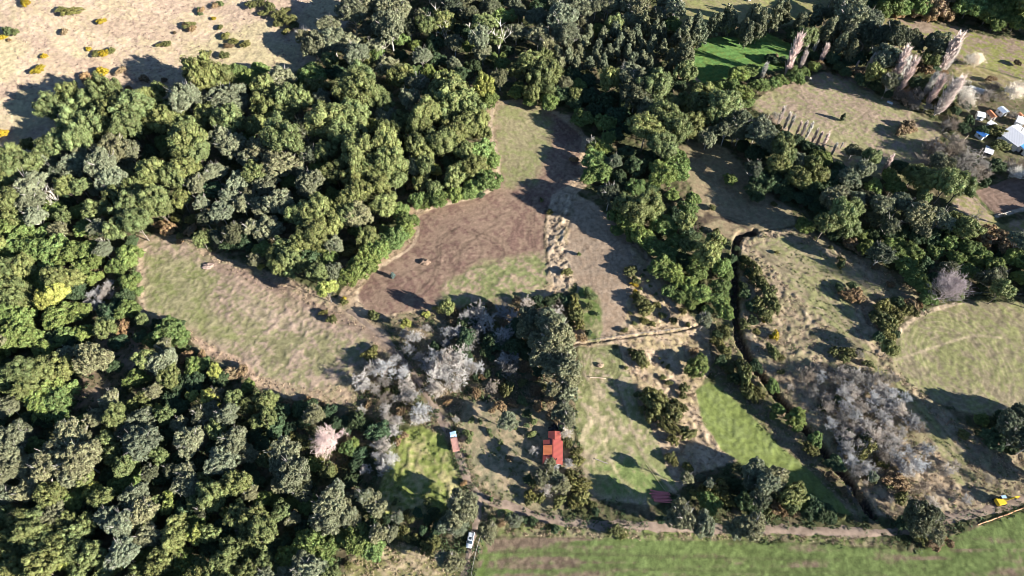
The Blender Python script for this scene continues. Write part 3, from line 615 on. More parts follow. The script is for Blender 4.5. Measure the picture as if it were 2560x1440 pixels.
# ------------------------------------------------------------------ plants of the place: where each crown shows (zone origin, then x,y,r in thirds of a pixel)
ZK = 860/2560.0
PLANTS = [
((0,0), {
'A':"380,800,110 520,700,90 790,700,130 640,780,110 560,920,110 720,930,120 600,1060,110 880,860,130 1000,800,120 1080,750,100 1180,690,70 830,1000,110 960,940,110 1500,560,140 1620,600,120 1200,900,110 1290,880,110 1560,870,110 1700,900,120 1430,960,100 2000,790,120 2150,730,110 2230,760,90 2120,850,90 1900,950,90 1400,1060,140 1470,1150,90 2100,1020,150 2450,900,150 2540,1000,100 1140,1290,110 1380,1280,110 1300,1330,100 450,1070,110 370,1110,90 210,1080,50 70,1180,100 150,1250,120 60,1330,100 480,1380,80 950,1350,80 1010,1420,90 2500,1290,100 2420,1130,80 1340,820,90 1060,960,80",
'D':"1760,560,90 1930,520,70 1850,590,80 2320,560,100",
'B':"1370,730,120 1680,740,140 1780,790,70 2090,580,100 2350,340,110 2480,300,110 2250,270,60 2450,180,80 1720,1080,110 1650,1030,90 1950,1130,120 2080,1230,130 1850,1180,80 1600,1280,80 1460,1370,80 1770,1370,100 1980,1380,100 2300,1370,110 850,1120,130 960,1130,100 640,1130,90 600,1230,120 760,1230,120 830,1330,110 330,1180,90 230,1390,120",
'b':"420,1270,70 2260,960,90 2300,1150,80",
'o':"1410,190,40 1680,270,35 1640,205,25 1870,40,45 1940,25,40 2010,60,50 2080,110,60 2140,150,60 2190,190,40 1960,100,35 2070,180,40 1830,330,40 1740,310,35 1240,330,35 1190,335,25 1550,405,30 1670,415,40 530,90,55 450,75,35 830,380,35 720,400,35 2130,235,35 2140,75,25",
'y':"190,20,38 755,160,32 290,520,45 755,540,55 15,1000,45 660,365,22 20,280,30 330,420,25 770,400,40 1640,205,22 1590,140,20",
't':"1390,190,30 900,530,32 630,570,35 670,610,45 1080,590,38 1220,600,25 480,240,30 1700,345,30 70,300,15 1500,80,25 1430,215,35 960,660,28 1600,45,25 1300,245,15",
'g':"60,240,40 110,240,35 1480,75,20 1490,105,20 1640,30,25",
}),
((850,0), {
'B':"90,80,120 230,50,120 400,60,120 370,200,130 200,230,70 60,330,100 120,400,100 270,330,60 600,110,50 850,320,70 1040,280,90 1060,390,70 850,480,60 1310,240,85 1330,90,70 1290,20,70 1460,130,80 1480,260,90 1540,320,70 1560,150,80 1650,120,110 1680,260,100 1800,60,90 1900,40,60 1800,170,50 2000,30,80 2200,50,110 2180,150,80 2380,100,60 2500,60,80 350,490,90 580,620,80 1670,620,60 2100,30,80 2450,20,80 720,40,50",
'b':"1190,580,75 2200,690,140 2300,840,120 520,200,80 960,120,80 1120,60,80 830,60,90 930,20,80 2560,300,60",
'A':"190,450,60 150,570,110 40,600,70 460,580,100 130,680,130 230,720,110 320,770,90 100,850,110 780,650,120 860,740,140 720,760,110 650,850,110 800,870,120 970,800,100 930,950,100 1310,530,60 1430,470,90 1540,530,110 1500,580,100 600,960,110 450,900,80 370,990,100 240,960,80 100,980,110 130,1130,130 340,1100,130 370,1210,120 560,1080,90 620,1150,80 760,1060,100 850,1000,100 1040,900,80 1060,990,70 210,1290,110 100,1330,100 400,1340,90 60,1230,80 290,1390,90 900,1280,80 1000,1250,90 850,1330,80 930,1130,80 590,1360,60 700,1400,60 2010,600,90 2350,640,120 2420,870,120 2280,960,120 2450,780,100 2500,960,110 2400,1080,110 1750,700,50 1430,700,60 1540,660,60",
'a':"1070,630,90 710,1270,50",
'C':"1620,420,42 1700,440,42 1690,360,42 1780,420,42 1800,330,42 1860,480,40 1850,270,42 1920,380,42 1960,270,42 1900,440,42 1960,480,40 2000,400,40 2040,250,42 2050,380,40 2080,330,42 2120,290,42 2160,320,42 2200,280,45 2240,370,42 2250,450,45 2180,460,45 2300,400,42 2320,340,42 2340,240,50 2390,260,45 2400,370,42 2300,500,42 2460,430,38 2450,520,38 2500,320,45 2540,270,42 2500,470,38 2540,400,38 1640,490,40 2260,200,50 1760,500,40 2140,390,36",
'D':"270,400,60 560,340,50 960,350,60 50,920,50 1040,1150,110 1120,1200,80 1100,1350,100 1000,1390,80 1930,1090,80 1900,1200,100 1950,1300,80 2480,1180,100 2400,1300,110 2520,1280,90 2000,1030,60 1860,1320,70 2200,1400,80 1330,660,60 1300,700,50 1780,640,60 1130,420,40 1220,410,35 560,530,60 660,540,60 760,560,50 480,520,50 1700,230,50 1930,230,60 1410,760,50",
'd':"1650,700,80 1750,760,70 1850,720,80 1980,760,90 2060,860,90 1900,830,80 2050,1000,70 2150,760,90 2130,1150,80 2200,1250,90 2070,1330,80 2320,1180,70 2110,1400,60 900,560,80 1000,500,70 450,420,60 700,330,80 1720,560,70 1850,600,70 2350,560,80 1420,560,60 900,230,70 1250,380,50",
'o':"1640,600,30 1860,560,35 1720,720,40",
't':"2120,1290,40 1740,1190,30 1860,1110,35 520,1380,40",
}),
((1700,0), {
'C':"50,230,55 120,200,55 160,260,50 30,300,50 110,290,50 40,430,70 230,200,45 275,190,45 340,150,50 375,185,50 470,240,55 540,160,65 585,220,65 500,280,50 700,140,60 770,120,55 880,200,50 905,180,45 1000,140,55 1100,250,60 1180,220,60 1190,350,55 1250,320,50 1270,400,50 1120,210,45",
'B':"1280,80,120 1200,50,90 1400,150,100 1540,430,115 610,970,110 650,1050,90 900,1210,80 1250,1330,90 1290,1120,60 1380,1260,70 1950,1230,100",
'b':"1400,270,100 1480,270,90 1600,270,110 1700,290,100 1750,330,80 1920,330,110 440,900,100 350,950,100 450,980,90 560,1000,70 1100,100,60",
'A':"180,720,110 110,800,100 200,880,90 90,930,100 330,780,120 280,880,90 360,830,90 20,750,60 760,1100,90 800,1170,80 980,1230,70 730,1230,80 1010,1290,90 880,1330,90 1420,1180,70 2000,1360,110 1850,1350,110 1750,1300,80 1870,430,80 2100,1380,90",
'D':"1550,60,100 1650,60,80 1800,50,90 2150,50,120 2300,100,110 2350,170,80 2450,60,120 2500,170,80 430,560,80 520,530,70 380,650,70 450,700,80 590,640,70 300,650,60 700,620,50 750,600,50 850,560,70 890,600,40 700,1280,70 1050,1180,80 1560,1320,70 1600,1400,70 370,1340,50 1440,1390,70 250,700,60 500,770,50 1000,500,50 920,540,45 2230,20,80 2400,10,80",
'd':"950,1390,100 700,1370,100 780,1400,80 1100,1340,100 600,1350,90 560,1430,90 1320,450,70 1440,430,60 1130,440,60 1180,500,50 1230,540,50 1250,460,50 2100,960,55 680,440,50 760,450,40 830,470,45 1000,420,40 960,400,45 500,900,60 520,1000,70 620,1120,70 550,1150,80 470,1090,60 870,1050,60 940,1090,60 790,1020,55 1020,1130,60 1180,1260,70 1640,1250,70 2250,970,50 2150,900,50 1840,640,70 1750,620,60 1880,500,60 1350,600,60 1450,640,60 1540,700,50 2350,1240,70 2250,1350,60 2180,1230,60 2050,830,40 1430,60,80 2120,780,50",
'o':"1660,80,60 1500,130,40 2350,980,60 2380,1090,60 720,960,40 2000,60,60 2210,30,50 1110,420,35",
't':"1740,90,70 1900,80,100 2000,110,70 1850,130,60 1640,110,50 1330,540,55 650,590,42 1030,490,48 1760,500,50 1840,520,60 1190,510,35 1700,930,45 1650,980,50 1720,970,40 2310,590,35 2510,470,28 1910,1080,45 1860,1090,40 1960,540,30 1690,690,30 700,440,40",
'f':"1760,720,75 1700,740,60 1640,700,60 1900,1100,90 2050,1080,100 2150,1170,100 1800,1220,90 1950,1230,90 2100,1290,100 2030,930,60 1980,930,50 2200,1290,90 880,1180,50 720,860,40 1870,690,60 1930,620,60 2000,600,60 2300,700,60 2400,720,50 2250,740,50 2350,640,45 1990,1130,80 2080,1210,80 2250,1240,60 2480,850,40 2540,1220,70 2460,1240,60 1750,780,50 1830,800,50",
'H':"2160,440,55 2220,440,55 2120,700,80 2130,760,60 2490,690,70 2540,650,60 2510,1280,60",
}),
((0,480), {
'A':"70,60,100 120,180,90 720,140,90 860,60,90 950,100,100 1060,150,110 1150,60,110 1010,220,100 870,280,90 1200,130,80 2240,180,100 2350,130,110 2460,250,110 2330,300,110 2500,150,80 2240,380,80 2130,420,90 2070,560,70 2250,560,60 2360,600,80 70,570,90 180,560,90 400,640,90 540,650,80 100,750,120 160,1340,110 330,1320,110 450,1330,100 60,1400,90 2150,500,80 2050,480,70 1350,50,70 30,700,80 220,800,80 1060,950,50 780,1010,80",
'B':"230,60,110 440,280,70 1640,150,90 1950,100,90 1800,90,80 2080,80,110 2000,270,110 2480,600,80 1210,1270,110 690,1240,130 1850,30,70 260,180,80 1500,80,60 1700,40,70",
'b':"1730,310,90 1530,200,70 1620,330,60",
'D':"60,260,100 60,420,100 180,400,90 250,430,110 400,430,110 520,470,100 640,440,90 700,520,80 960,480,100 880,560,80 960,680,75 70,900,110 170,950,100 100,1080,130 220,1090,100 560,900,100 440,930,110 950,880,80 1250,1040,105 1330,1080,85 1130,1110,60 1450,1300,80 1500,1290,60 1020,1390,80 1960,430,70 200,300,80 330,300,70 600,580,80 350,560,80 250,640,80 330,720,90 30,1180,80 480,1080,80 620,1050,70 700,640,60 1010,640,50 1030,740,40",
'a':"420,760,90 330,800,80 2430,720,75 1940,560,28 1600,1330,60",
'd':"420,1100,90 540,1130,70 880,1120,70 1050,1080,60 1640,1400,80 1700,400,60 2100,200,60 860,1300,60 1180,990,60 1330,990,50",
't':"1250,280,60 1200,240,45 1420,290,45 480,560,60 720,590,50 920,1010,65 880,960,50 1380,1230,50 1500,1220,40 1700,1360,70 1800,1340,50 1340,370,25",
'o':"1320,200,45 1350,140,35 1420,210,45 1490,160,40 2470,950,40 2410,900,28 2010,540,35 1340,330,30",
'F':"700,760,65 780,760,70 740,840,60 800,700,50 660,820,45",
}),
((0,960), {
'A':"200,40,90 1070,110,60 1000,150,50 1100,220,60 1740,110,70 1850,160,60 1920,280,60 2000,250,70 1590,830,115 1760,740,100 790,430,80 840,520,80 940,600,80 640,700,70 370,830,100 760,850,80 1310,1080,100 1300,1160,90 60,1000,90 150,1010,90 260,1010,90 500,1020,70 650,1040,80 220,1110,100 120,1130,90 380,1100,80 560,1130,100 40,1160,80 150,1200,90 300,1200,100 80,1290,100 420,1250,110 560,1240,100 680,1270,90 150,1390,110 300,1380,120 40,1380,80 600,1400,80 830,1360,100 1220,1300,100 1160,1380,80 1900,1010,110 1960,1100,110 1850,1120,80 1720,1200,80 1760,1260,70 1680,1330,100 1850,1390,80 2440,650,60 430,1180,80 560,1180,80 940,1180,80 1090,1050,70 1050,1400,80 1480,1320,50",
'a':"1560,110,80 1020,560,60 1260,830,45 1240,920,60 700,800,80 1460,1120,80 500,1310,80 1680,960,42 1430,90,50 800,350,50 1380,1260,50 1180,180,40",
'B':"60,170,90 820,120,75 1050,280,110 960,320,100 1050,430,140 1550,230,105 1690,230,85 1410,420,120 1740,420,110 1840,520,80 1660,570,125 2110,530,130 2180,660,130 1390,750,105 1380,640,75 100,400,130 60,520,120 40,650,90 520,420,150 430,540,150 600,560,150 540,660,110 200,790,100 30,830,80 1000,850,110 1060,960,110 800,990,90 900,1040,100 1100,1130,100 400,980,100 280,1290,70 910,1260,115 2180,1000,58 2450,900,120 2440,1010,120 2250,1350,100 2310,1390,110 2090,740,80 1600,80,60 1800,1090,50 930,1120,60",
'b':"1110,660,70 2250,790,90 1480,200,60 700,520,50 1260,640,60 1500,950,50",
'D':"330,100,150 420,170,130 500,60,90 560,860,90 1460,1040,80 1350,1340,110 2150,1300,100 2330,1180,120 2430,1220,100 2250,1240,90 2500,1150,80 2290,900,70 1960,860,70 2060,870,50 2350,600,60",
'd':"1280,130,90 1330,180,80 1200,420,70 1250,360,70 250,250,90 380,270,70 800,700,80 850,640,70 1200,700,70 640,1150,60 1850,620,60 1900,720,70 1600,450,70 740,1090,60 1950,450,70 2050,330,80 2150,330,60 1900,380,60 1780,900,60 1650,870,60 2250,1080,70 1560,1220,80 2100,200,70 2330,150,50 2450,200,60 2500,300,60 2260,280,60",
't':"1050,1040,70 960,1110,40 2150,150,45 1380,1240,40 2290,130,40 2380,150,30",
'o':"1700,340,35 1760,310,30 1830,300,30 1930,330,50 1890,100,40 2100,430,45 2180,400,50 2250,430,60 2380,560,50 2470,640,45 1600,1020,40",
'F':"1430,1000,28",
}),
((850,480), {
'D':"60,630,90 150,580,100 200,500,100 280,440,100 350,390,90 420,350,90 480,290,80 500,220,80 450,140,70 580,60,70 720,50,80 850,30,70 950,20,60 2150,230,100 2400,250,100 2250,330,90 2380,560,90 2480,620,90 2450,740,60 2520,780,60 2430,480,80 2350,420,80 2030,180,50 2500,370,80 340,300,60 640,80,60 2060,290,50 2170,330,50",
'B':"130,170,110 1400,930,90 1560,960,110 1620,1060,120 1560,1150,110 1660,1180,100 1600,1300,110 1700,1300,90 1700,1400,90 1380,1020,80 1480,1230,80 1470,1090,80",
'A':"60,160,80 2200,150,100 2300,100,110 2120,90,80 800,860,60",
'a':"2080,100,50 490,980,42 640,915,22 1250,40,0.1",
'd':"2330,180,80 1040,20,40 930,960,65 950,1080,80 900,1160,70 1300,1150,80 1300,1020,80 1140,1110,80 1680,810,55 1620,790,50 1560,820,50 1480,850,40 1210,1130,60 1390,1190,60 1480,1340,50 1080,1190,50 1850,1050,30 700,1150,40",
'o':"270,250,25 740,880,40 250,920,45 80,440,60 30,820,30 1740,850,65 1760,920,58 1780,990,45 1750,780,30 2160,590,50 2200,660,35 2240,820,60 2280,880,55 2200,780,40 2260,960,34 2320,980,26 2400,920,28 2360,840,30 2120,1030,26 2160,900,14 2225,1240,60 2260,1280,40 2190,1200,40 2440,1300,20 2380,1240,12 2400,1270,12 2130,1310,16 2190,980,18 370,1400,30 500,1370,30 570,1155,18 220,1220,50 250,1270,50 240,1180,40 1040,830,30 950,870,40 1690,600,38 1560,150,26 2400,1380,25 2450,1420,25 2480,960,30",
'y':"2190,690,26 30,800,22 2200,740,20",
't':"270,240,20 1100,840,30 1730,1080,40 1800,1090,35 1180,1400,40 1060,1380,30",
'g':"2250,620,16 2290,660,16 2240,720,14 2310,700,14 2270,580,14 2350,760,14 1780,465,16 1860,850,32 1870,780,38 1840,740,26 1920,910,20 1500,60,20",
'F':"1040,900,80 1200,890,65 1020,1010,50 800,1040,50 640,1010,40 540,1080,70 470,1060,45 520,1170,50 1100,970,80 1200,1060,80 1280,930,60 700,1230,90 800,1250,110 880,1240,100 720,1340,100 860,1330,110 640,1290,60 940,1290,70 340,1310,80 160,1400,80 260,1340,50 420,1250,50 780,1130,40 1260,1050,60 930,1060,40 600,1230,50 790,1390,60",
}),
((850,960), {
'F':"400,360,60 330,470,80 330,610,80 280,540,60 180,640,50 540,90,70 730,60,80 430,110,40 180,20,45 160,190,40 430,280,50 500,40,60 690,20,60 640,260,40 860,20,50 1700,600,50 1530,790,60 1690,370,45 860,260,30 390,300,50 280,440,50 370,540,60 1600,620,40 1450,490,40",
'B':"900,930,130 850,1030,110 960,880,80 870,1080,62 1250,280,78 1650,110,60 1650,200,80 1700,260,60 1700,60,80 230,860,80 280,930,70 60,980,80 110,1020,60 430,990,50 380,1110,60 840,1330,85 770,1300,60 1300,1020,58 2530,930,80 1600,690,60 1500,700,65 1650,760,70 1560,600,50 170,830,60 40,860,60 2490,1010,80 1590,40,60",
'g':"1360,130,40 1425,375,34 1390,310,22 1440,280,28 1195,435,22 650,880,34 410,880,24 980,270,26 1045,280,20 950,370,36 960,420,30 1130,1010,32 2210,80,28 1240,545,14 960,540,18 570,90,25 700,120,18 1300,330,16 1110,350,22 1120,380,20",
'o':"1240,40,60 1180,10,40 470,180,40 350,50,35 500,960,30 530,1010,35 1780,750,80 1800,840,65 1720,680,50 1640,860,45 1420,830,45 1490,850,40 1400,880,30 1620,900,35 2050,1100,55 2350,130,100 2450,200,100 2420,290,80 2280,100,60 2330,220,70 2250,190,30 2480,420,45 2450,540,40 2480,580,40 1740,880,50 1800,940,35 480,1120,60 650,1220,60 700,1180,50 1760,500,40 1690,440,45 1760,570,50 560,1140,30 1980,1050,30 2110,1130,30 1880,900,35 1540,680,40 1440,740,40 60,1350,30 1350,1060,25 1450,1060,25 1560,1060,30",
'D':"130,1160,120 200,1190,90 250,1230,90 50,1130,70 60,480,60 100,450,50",
'd':"1270,920,48 1440,1020,38 1600,1080,38 1640,320,30 1400,710,38 40,280,50 60,330,50 150,520,60 120,600,60 80,720,60 240,960,40 200,920,40 350,1000,40 650,1010,40 580,960,40 700,960,50 720,1080,50 620,1090,40 1900,950,35 1500,1060,25 1250,990,30 2390,1010,40 2560,350,40 2200,1060,30 1380,1010,30 690,1150,40 1350,560,0.1",
't':"805,140,28 1260,560,26 2170,1040,32 1200,1040,30 1480,1050,35 700,200,30 480,380,30 430,430,30 1130,200,25 1750,1050,35 1860,1040,30 2300,1070,35 920,740,25 880,600,22",
'a':"1180,480,12 2080,1140,20",
}),
((1700,960), {
'B':"560,650,100 700,700,110 650,740,90 40,1000,90 180,1050,90 530,1060,110 440,1080,80 1880,1080,100 50,700,52 150,700,24 220,740,42 360,1070,50 1440,690,40",
'b':"1780,1010,130 1740,960,90 2450,300,100 2530,230,90 2500,400,90 1850,960,90 2540,330,80 600,860,80 520,740,60",
'A':"840,830,85 880,780,60 820,900,60 860,870,50",
'D':"730,190,45 870,330,36 690,240,30",
'd':"480,880,80 560,950,70 1000,900,80 1100,960,70 1050,980,60 650,860,60 400,740,50 1400,400,60 450,760,60 2400,250,60 2450,480,60 1650,1040,60 950,960,60 1180,120,40 1200,420,40 1260,370,40 1740,1100,60 1120,1000,50 1300,580,40",
'o':"270,790,85 350,860,50 180,800,60 60,620,40 500,60,55 580,70,50 550,110,40 960,480,52 1000,510,40 1240,1100,42 1260,1070,30 1390,480,80 1320,520,60 1500,590,45 1430,700,45 1640,850,55 2110,380,45 1060,180,28 1780,1130,60 60,380,50 120,820,40 1250,570,18 1540,580,30 30,30,40 20,180,40 660,940,50 1180,990,40 20,90,30 1560,720,50",
't':"700,920,55 1130,700,38 1110,680,30 1270,330,28 1880,1170,60 1910,1210,40 850,960,40 1180,430,26 1600,720,75 1650,760,50 1930,1140,45 780,960,30 1220,800,32 1330,840,35 2010,1190,35",
'F':"1290,60,70 1250,150,75 1350,170,70 1500,140,60 1640,190,65 1750,290,60 1300,230,65 1550,310,60 1450,400,80 1600,420,75 1540,480,75 1700,500,65 1700,640,75 1400,300,55 1200,250,40 1500,230,50 1680,110,50 1480,30,60 1870,880,50 1900,920,40 2000,640,50 2130,860,45 2050,600,40 1610,360,50 1330,320,50 1190,530,30 1180,480,25 1380,730,25 1650,600,55 820,20,30 1210,320,26 1740,580,40",
'f':"1820,760,55 1760,780,45 1960,660,45 1640,940,45 1560,860,45 1560,1200,0.1 1100,110,50 1000,60,50 1250,780,35 1300,860,30 2300,700,45 1700,850,40",
}),
((1700,480), {
'A':"1200,180,105 1090,240,85 1250,270,85 1290,120,70 2060,250,100 2150,280,80 60,400,60 200,470,95 250,380,80 40,230,70 1540,110,60",
'B':"1150,50,110 1300,60,80 1500,100,85 1650,80,85 1780,160,105 1800,260,85 1950,200,85",
'b':"1560,250,85 1450,200,75 1700,180,60 2300,640,90 2380,600,60 1400,50,80",
'D':"60,130,75 90,60,60 1390,420,65 1600,470,85 1720,450,85 1680,560,85 1750,640,80 1800,700,60 1330,320,60 2000,380,70 2150,420,80 2350,560,80 2500,500,90 2520,640,60 2150,600,75 2100,690,55 130,600,80 300,560,80 300,720,80 150,760,80 60,700,80 200,880,42 260,800,70 200,520,60 1560,400,60 1650,400,60 1900,450,60 2050,500,70 2250,470,70 2200,520,60 80,820,60 130,520,70 350,620,50 320,800,50 130,1300,85 160,1250,50 90,1340,50 1370,380,40",
'o':"500,520,48 560,600,60 600,680,62 660,770,70 690,850,60 630,900,60 580,830,60 540,640,40 650,950,40 470,560,35 1520,860,70 1490,940,75 1560,970,70 1540,1080,60 1600,930,60 1520,1000,60 1700,870,50 1750,900,38 1660,900,40 1250,1200,52 1220,1240,40 690,1190,50 480,990,45 330,1040,50 280,1130,55 330,1180,45 480,1370,70 450,1300,50 360,1320,45 750,1340,28 20,890,30 60,990,22 240,120,28 270,300,30 720,450,18 1010,345,16 1120,415,20 1200,510,32 1190,540,32 700,90,24 580,60,22 1400,1280,35 750,1230,30 1330,1190,30 1140,1190,40 340,1250,40 500,1420,40 570,1040,30",
'y':"710,1070,34 620,960,16 1750,905,16 680,1080,20",
't':"1270,390,60 2270,350,95 2420,380,100 2300,300,70 1300,760,60 1250,780,50 1340,800,45 1730,840,50 1780,830,35 1340,450,40 1570,690,30 100,1190,35 1210,740,35 1850,1340,0.1 1690,830,40 1450,560,35 590,700,20",
'd':"1200,730,40 1280,700,40 1620,820,50 1180,700,30 1480,1080,50 420,420,25 460,500,30 510,600,40 480,760,50 530,850,50 470,700,35 1600,1060,40 540,960,45 280,1070,45 300,1260,50 400,1390,50 1010,120,50 950,60,60 880,40,60 1020,60,60 1080,150,60 800,30,50 1140,330,50 1750,330,80 1870,340,80 1650,300,70 1560,340,60 1980,300,60 100,330,50 20,500,60 50,560,60 390,500,40 50,300,60 2400,480,60 2220,600,50 780,50,40 1430,320,60 1520,310,60 1830,530,60 1790,580,50 2250,700,40 2420,640,50",
'f':"520,1080,38 950,1370,70 1050,1330,50 1330,1210,45 1150,1390,60 1300,1390,70 1500,1380,70 1400,1400,60 1380,1330,40 1790,900,25 1080,1300,40 1250,1350,50 1590,1390,50",
}),
]
BASE_COL = {
 'A': (0.142, 0.168, 0.062), 'B': (0.180, 0.195, 0.118), 'C': (0.130, 0.145, 0.084), 'D': (0.160, 0.215, 0.068), 'a': (0.24, 0.27, 0.075),
 'b': (0.095, 0.108, 0.062), 'd': (0.068, 0.105, 0.050), 'o': (0.125, 0.130, 0.045), 'g': (0.125, 0.155, 0.062), 'y': (0.34, 0.26, 0.025), 't': (0.21, 0.150, 0.085),
 'F': (0.40, 0.39, 0.375), 'f': (0.24, 0.215, 0.185), 'H': (0.78, 0.74, 0.66)}
DESC = {'A': ('broadleaf_tree', 'olive-green lobed tree', 'tree'), 'B': ('grey_leaved_tree', 'grey-green fine-leaved tree', 'tree'),
 'b': ('dark_leaved_tree', 'dark olive dense tree', 'tree'), 'a': ('light_leaved_tree', 'light yellow-green tree', 'tree'), 'C': ('columnar_tree', 'narrow grey-green planted tree', 'tree'),
 'D': ('creeper_covered_tree', 'bright green creeper-hung tree', 'tree'), 'd': ('dark_bush', 'dark green bush', 'bush'),
 'o': ('olive_bush', 'rounded olive bush', 'bush'), 'g': ('green_bush', 'small fresh green bush', 'bush'), 'y': ('gorse_bush', 'yellow-flowering gorse bush', 'bush'), 't': ('brown_bush', 'tan-brown dry bush', 'bush'),
 'F': ('bare_tree', 'leafless pale lichen-grey tree', 'tree'), 'f': ('leafless_tree', 'leafless brown-grey twiggy tree', 'tree'), 'H': ('blossom_tree', 'white-blossoming tree', 'tree')}
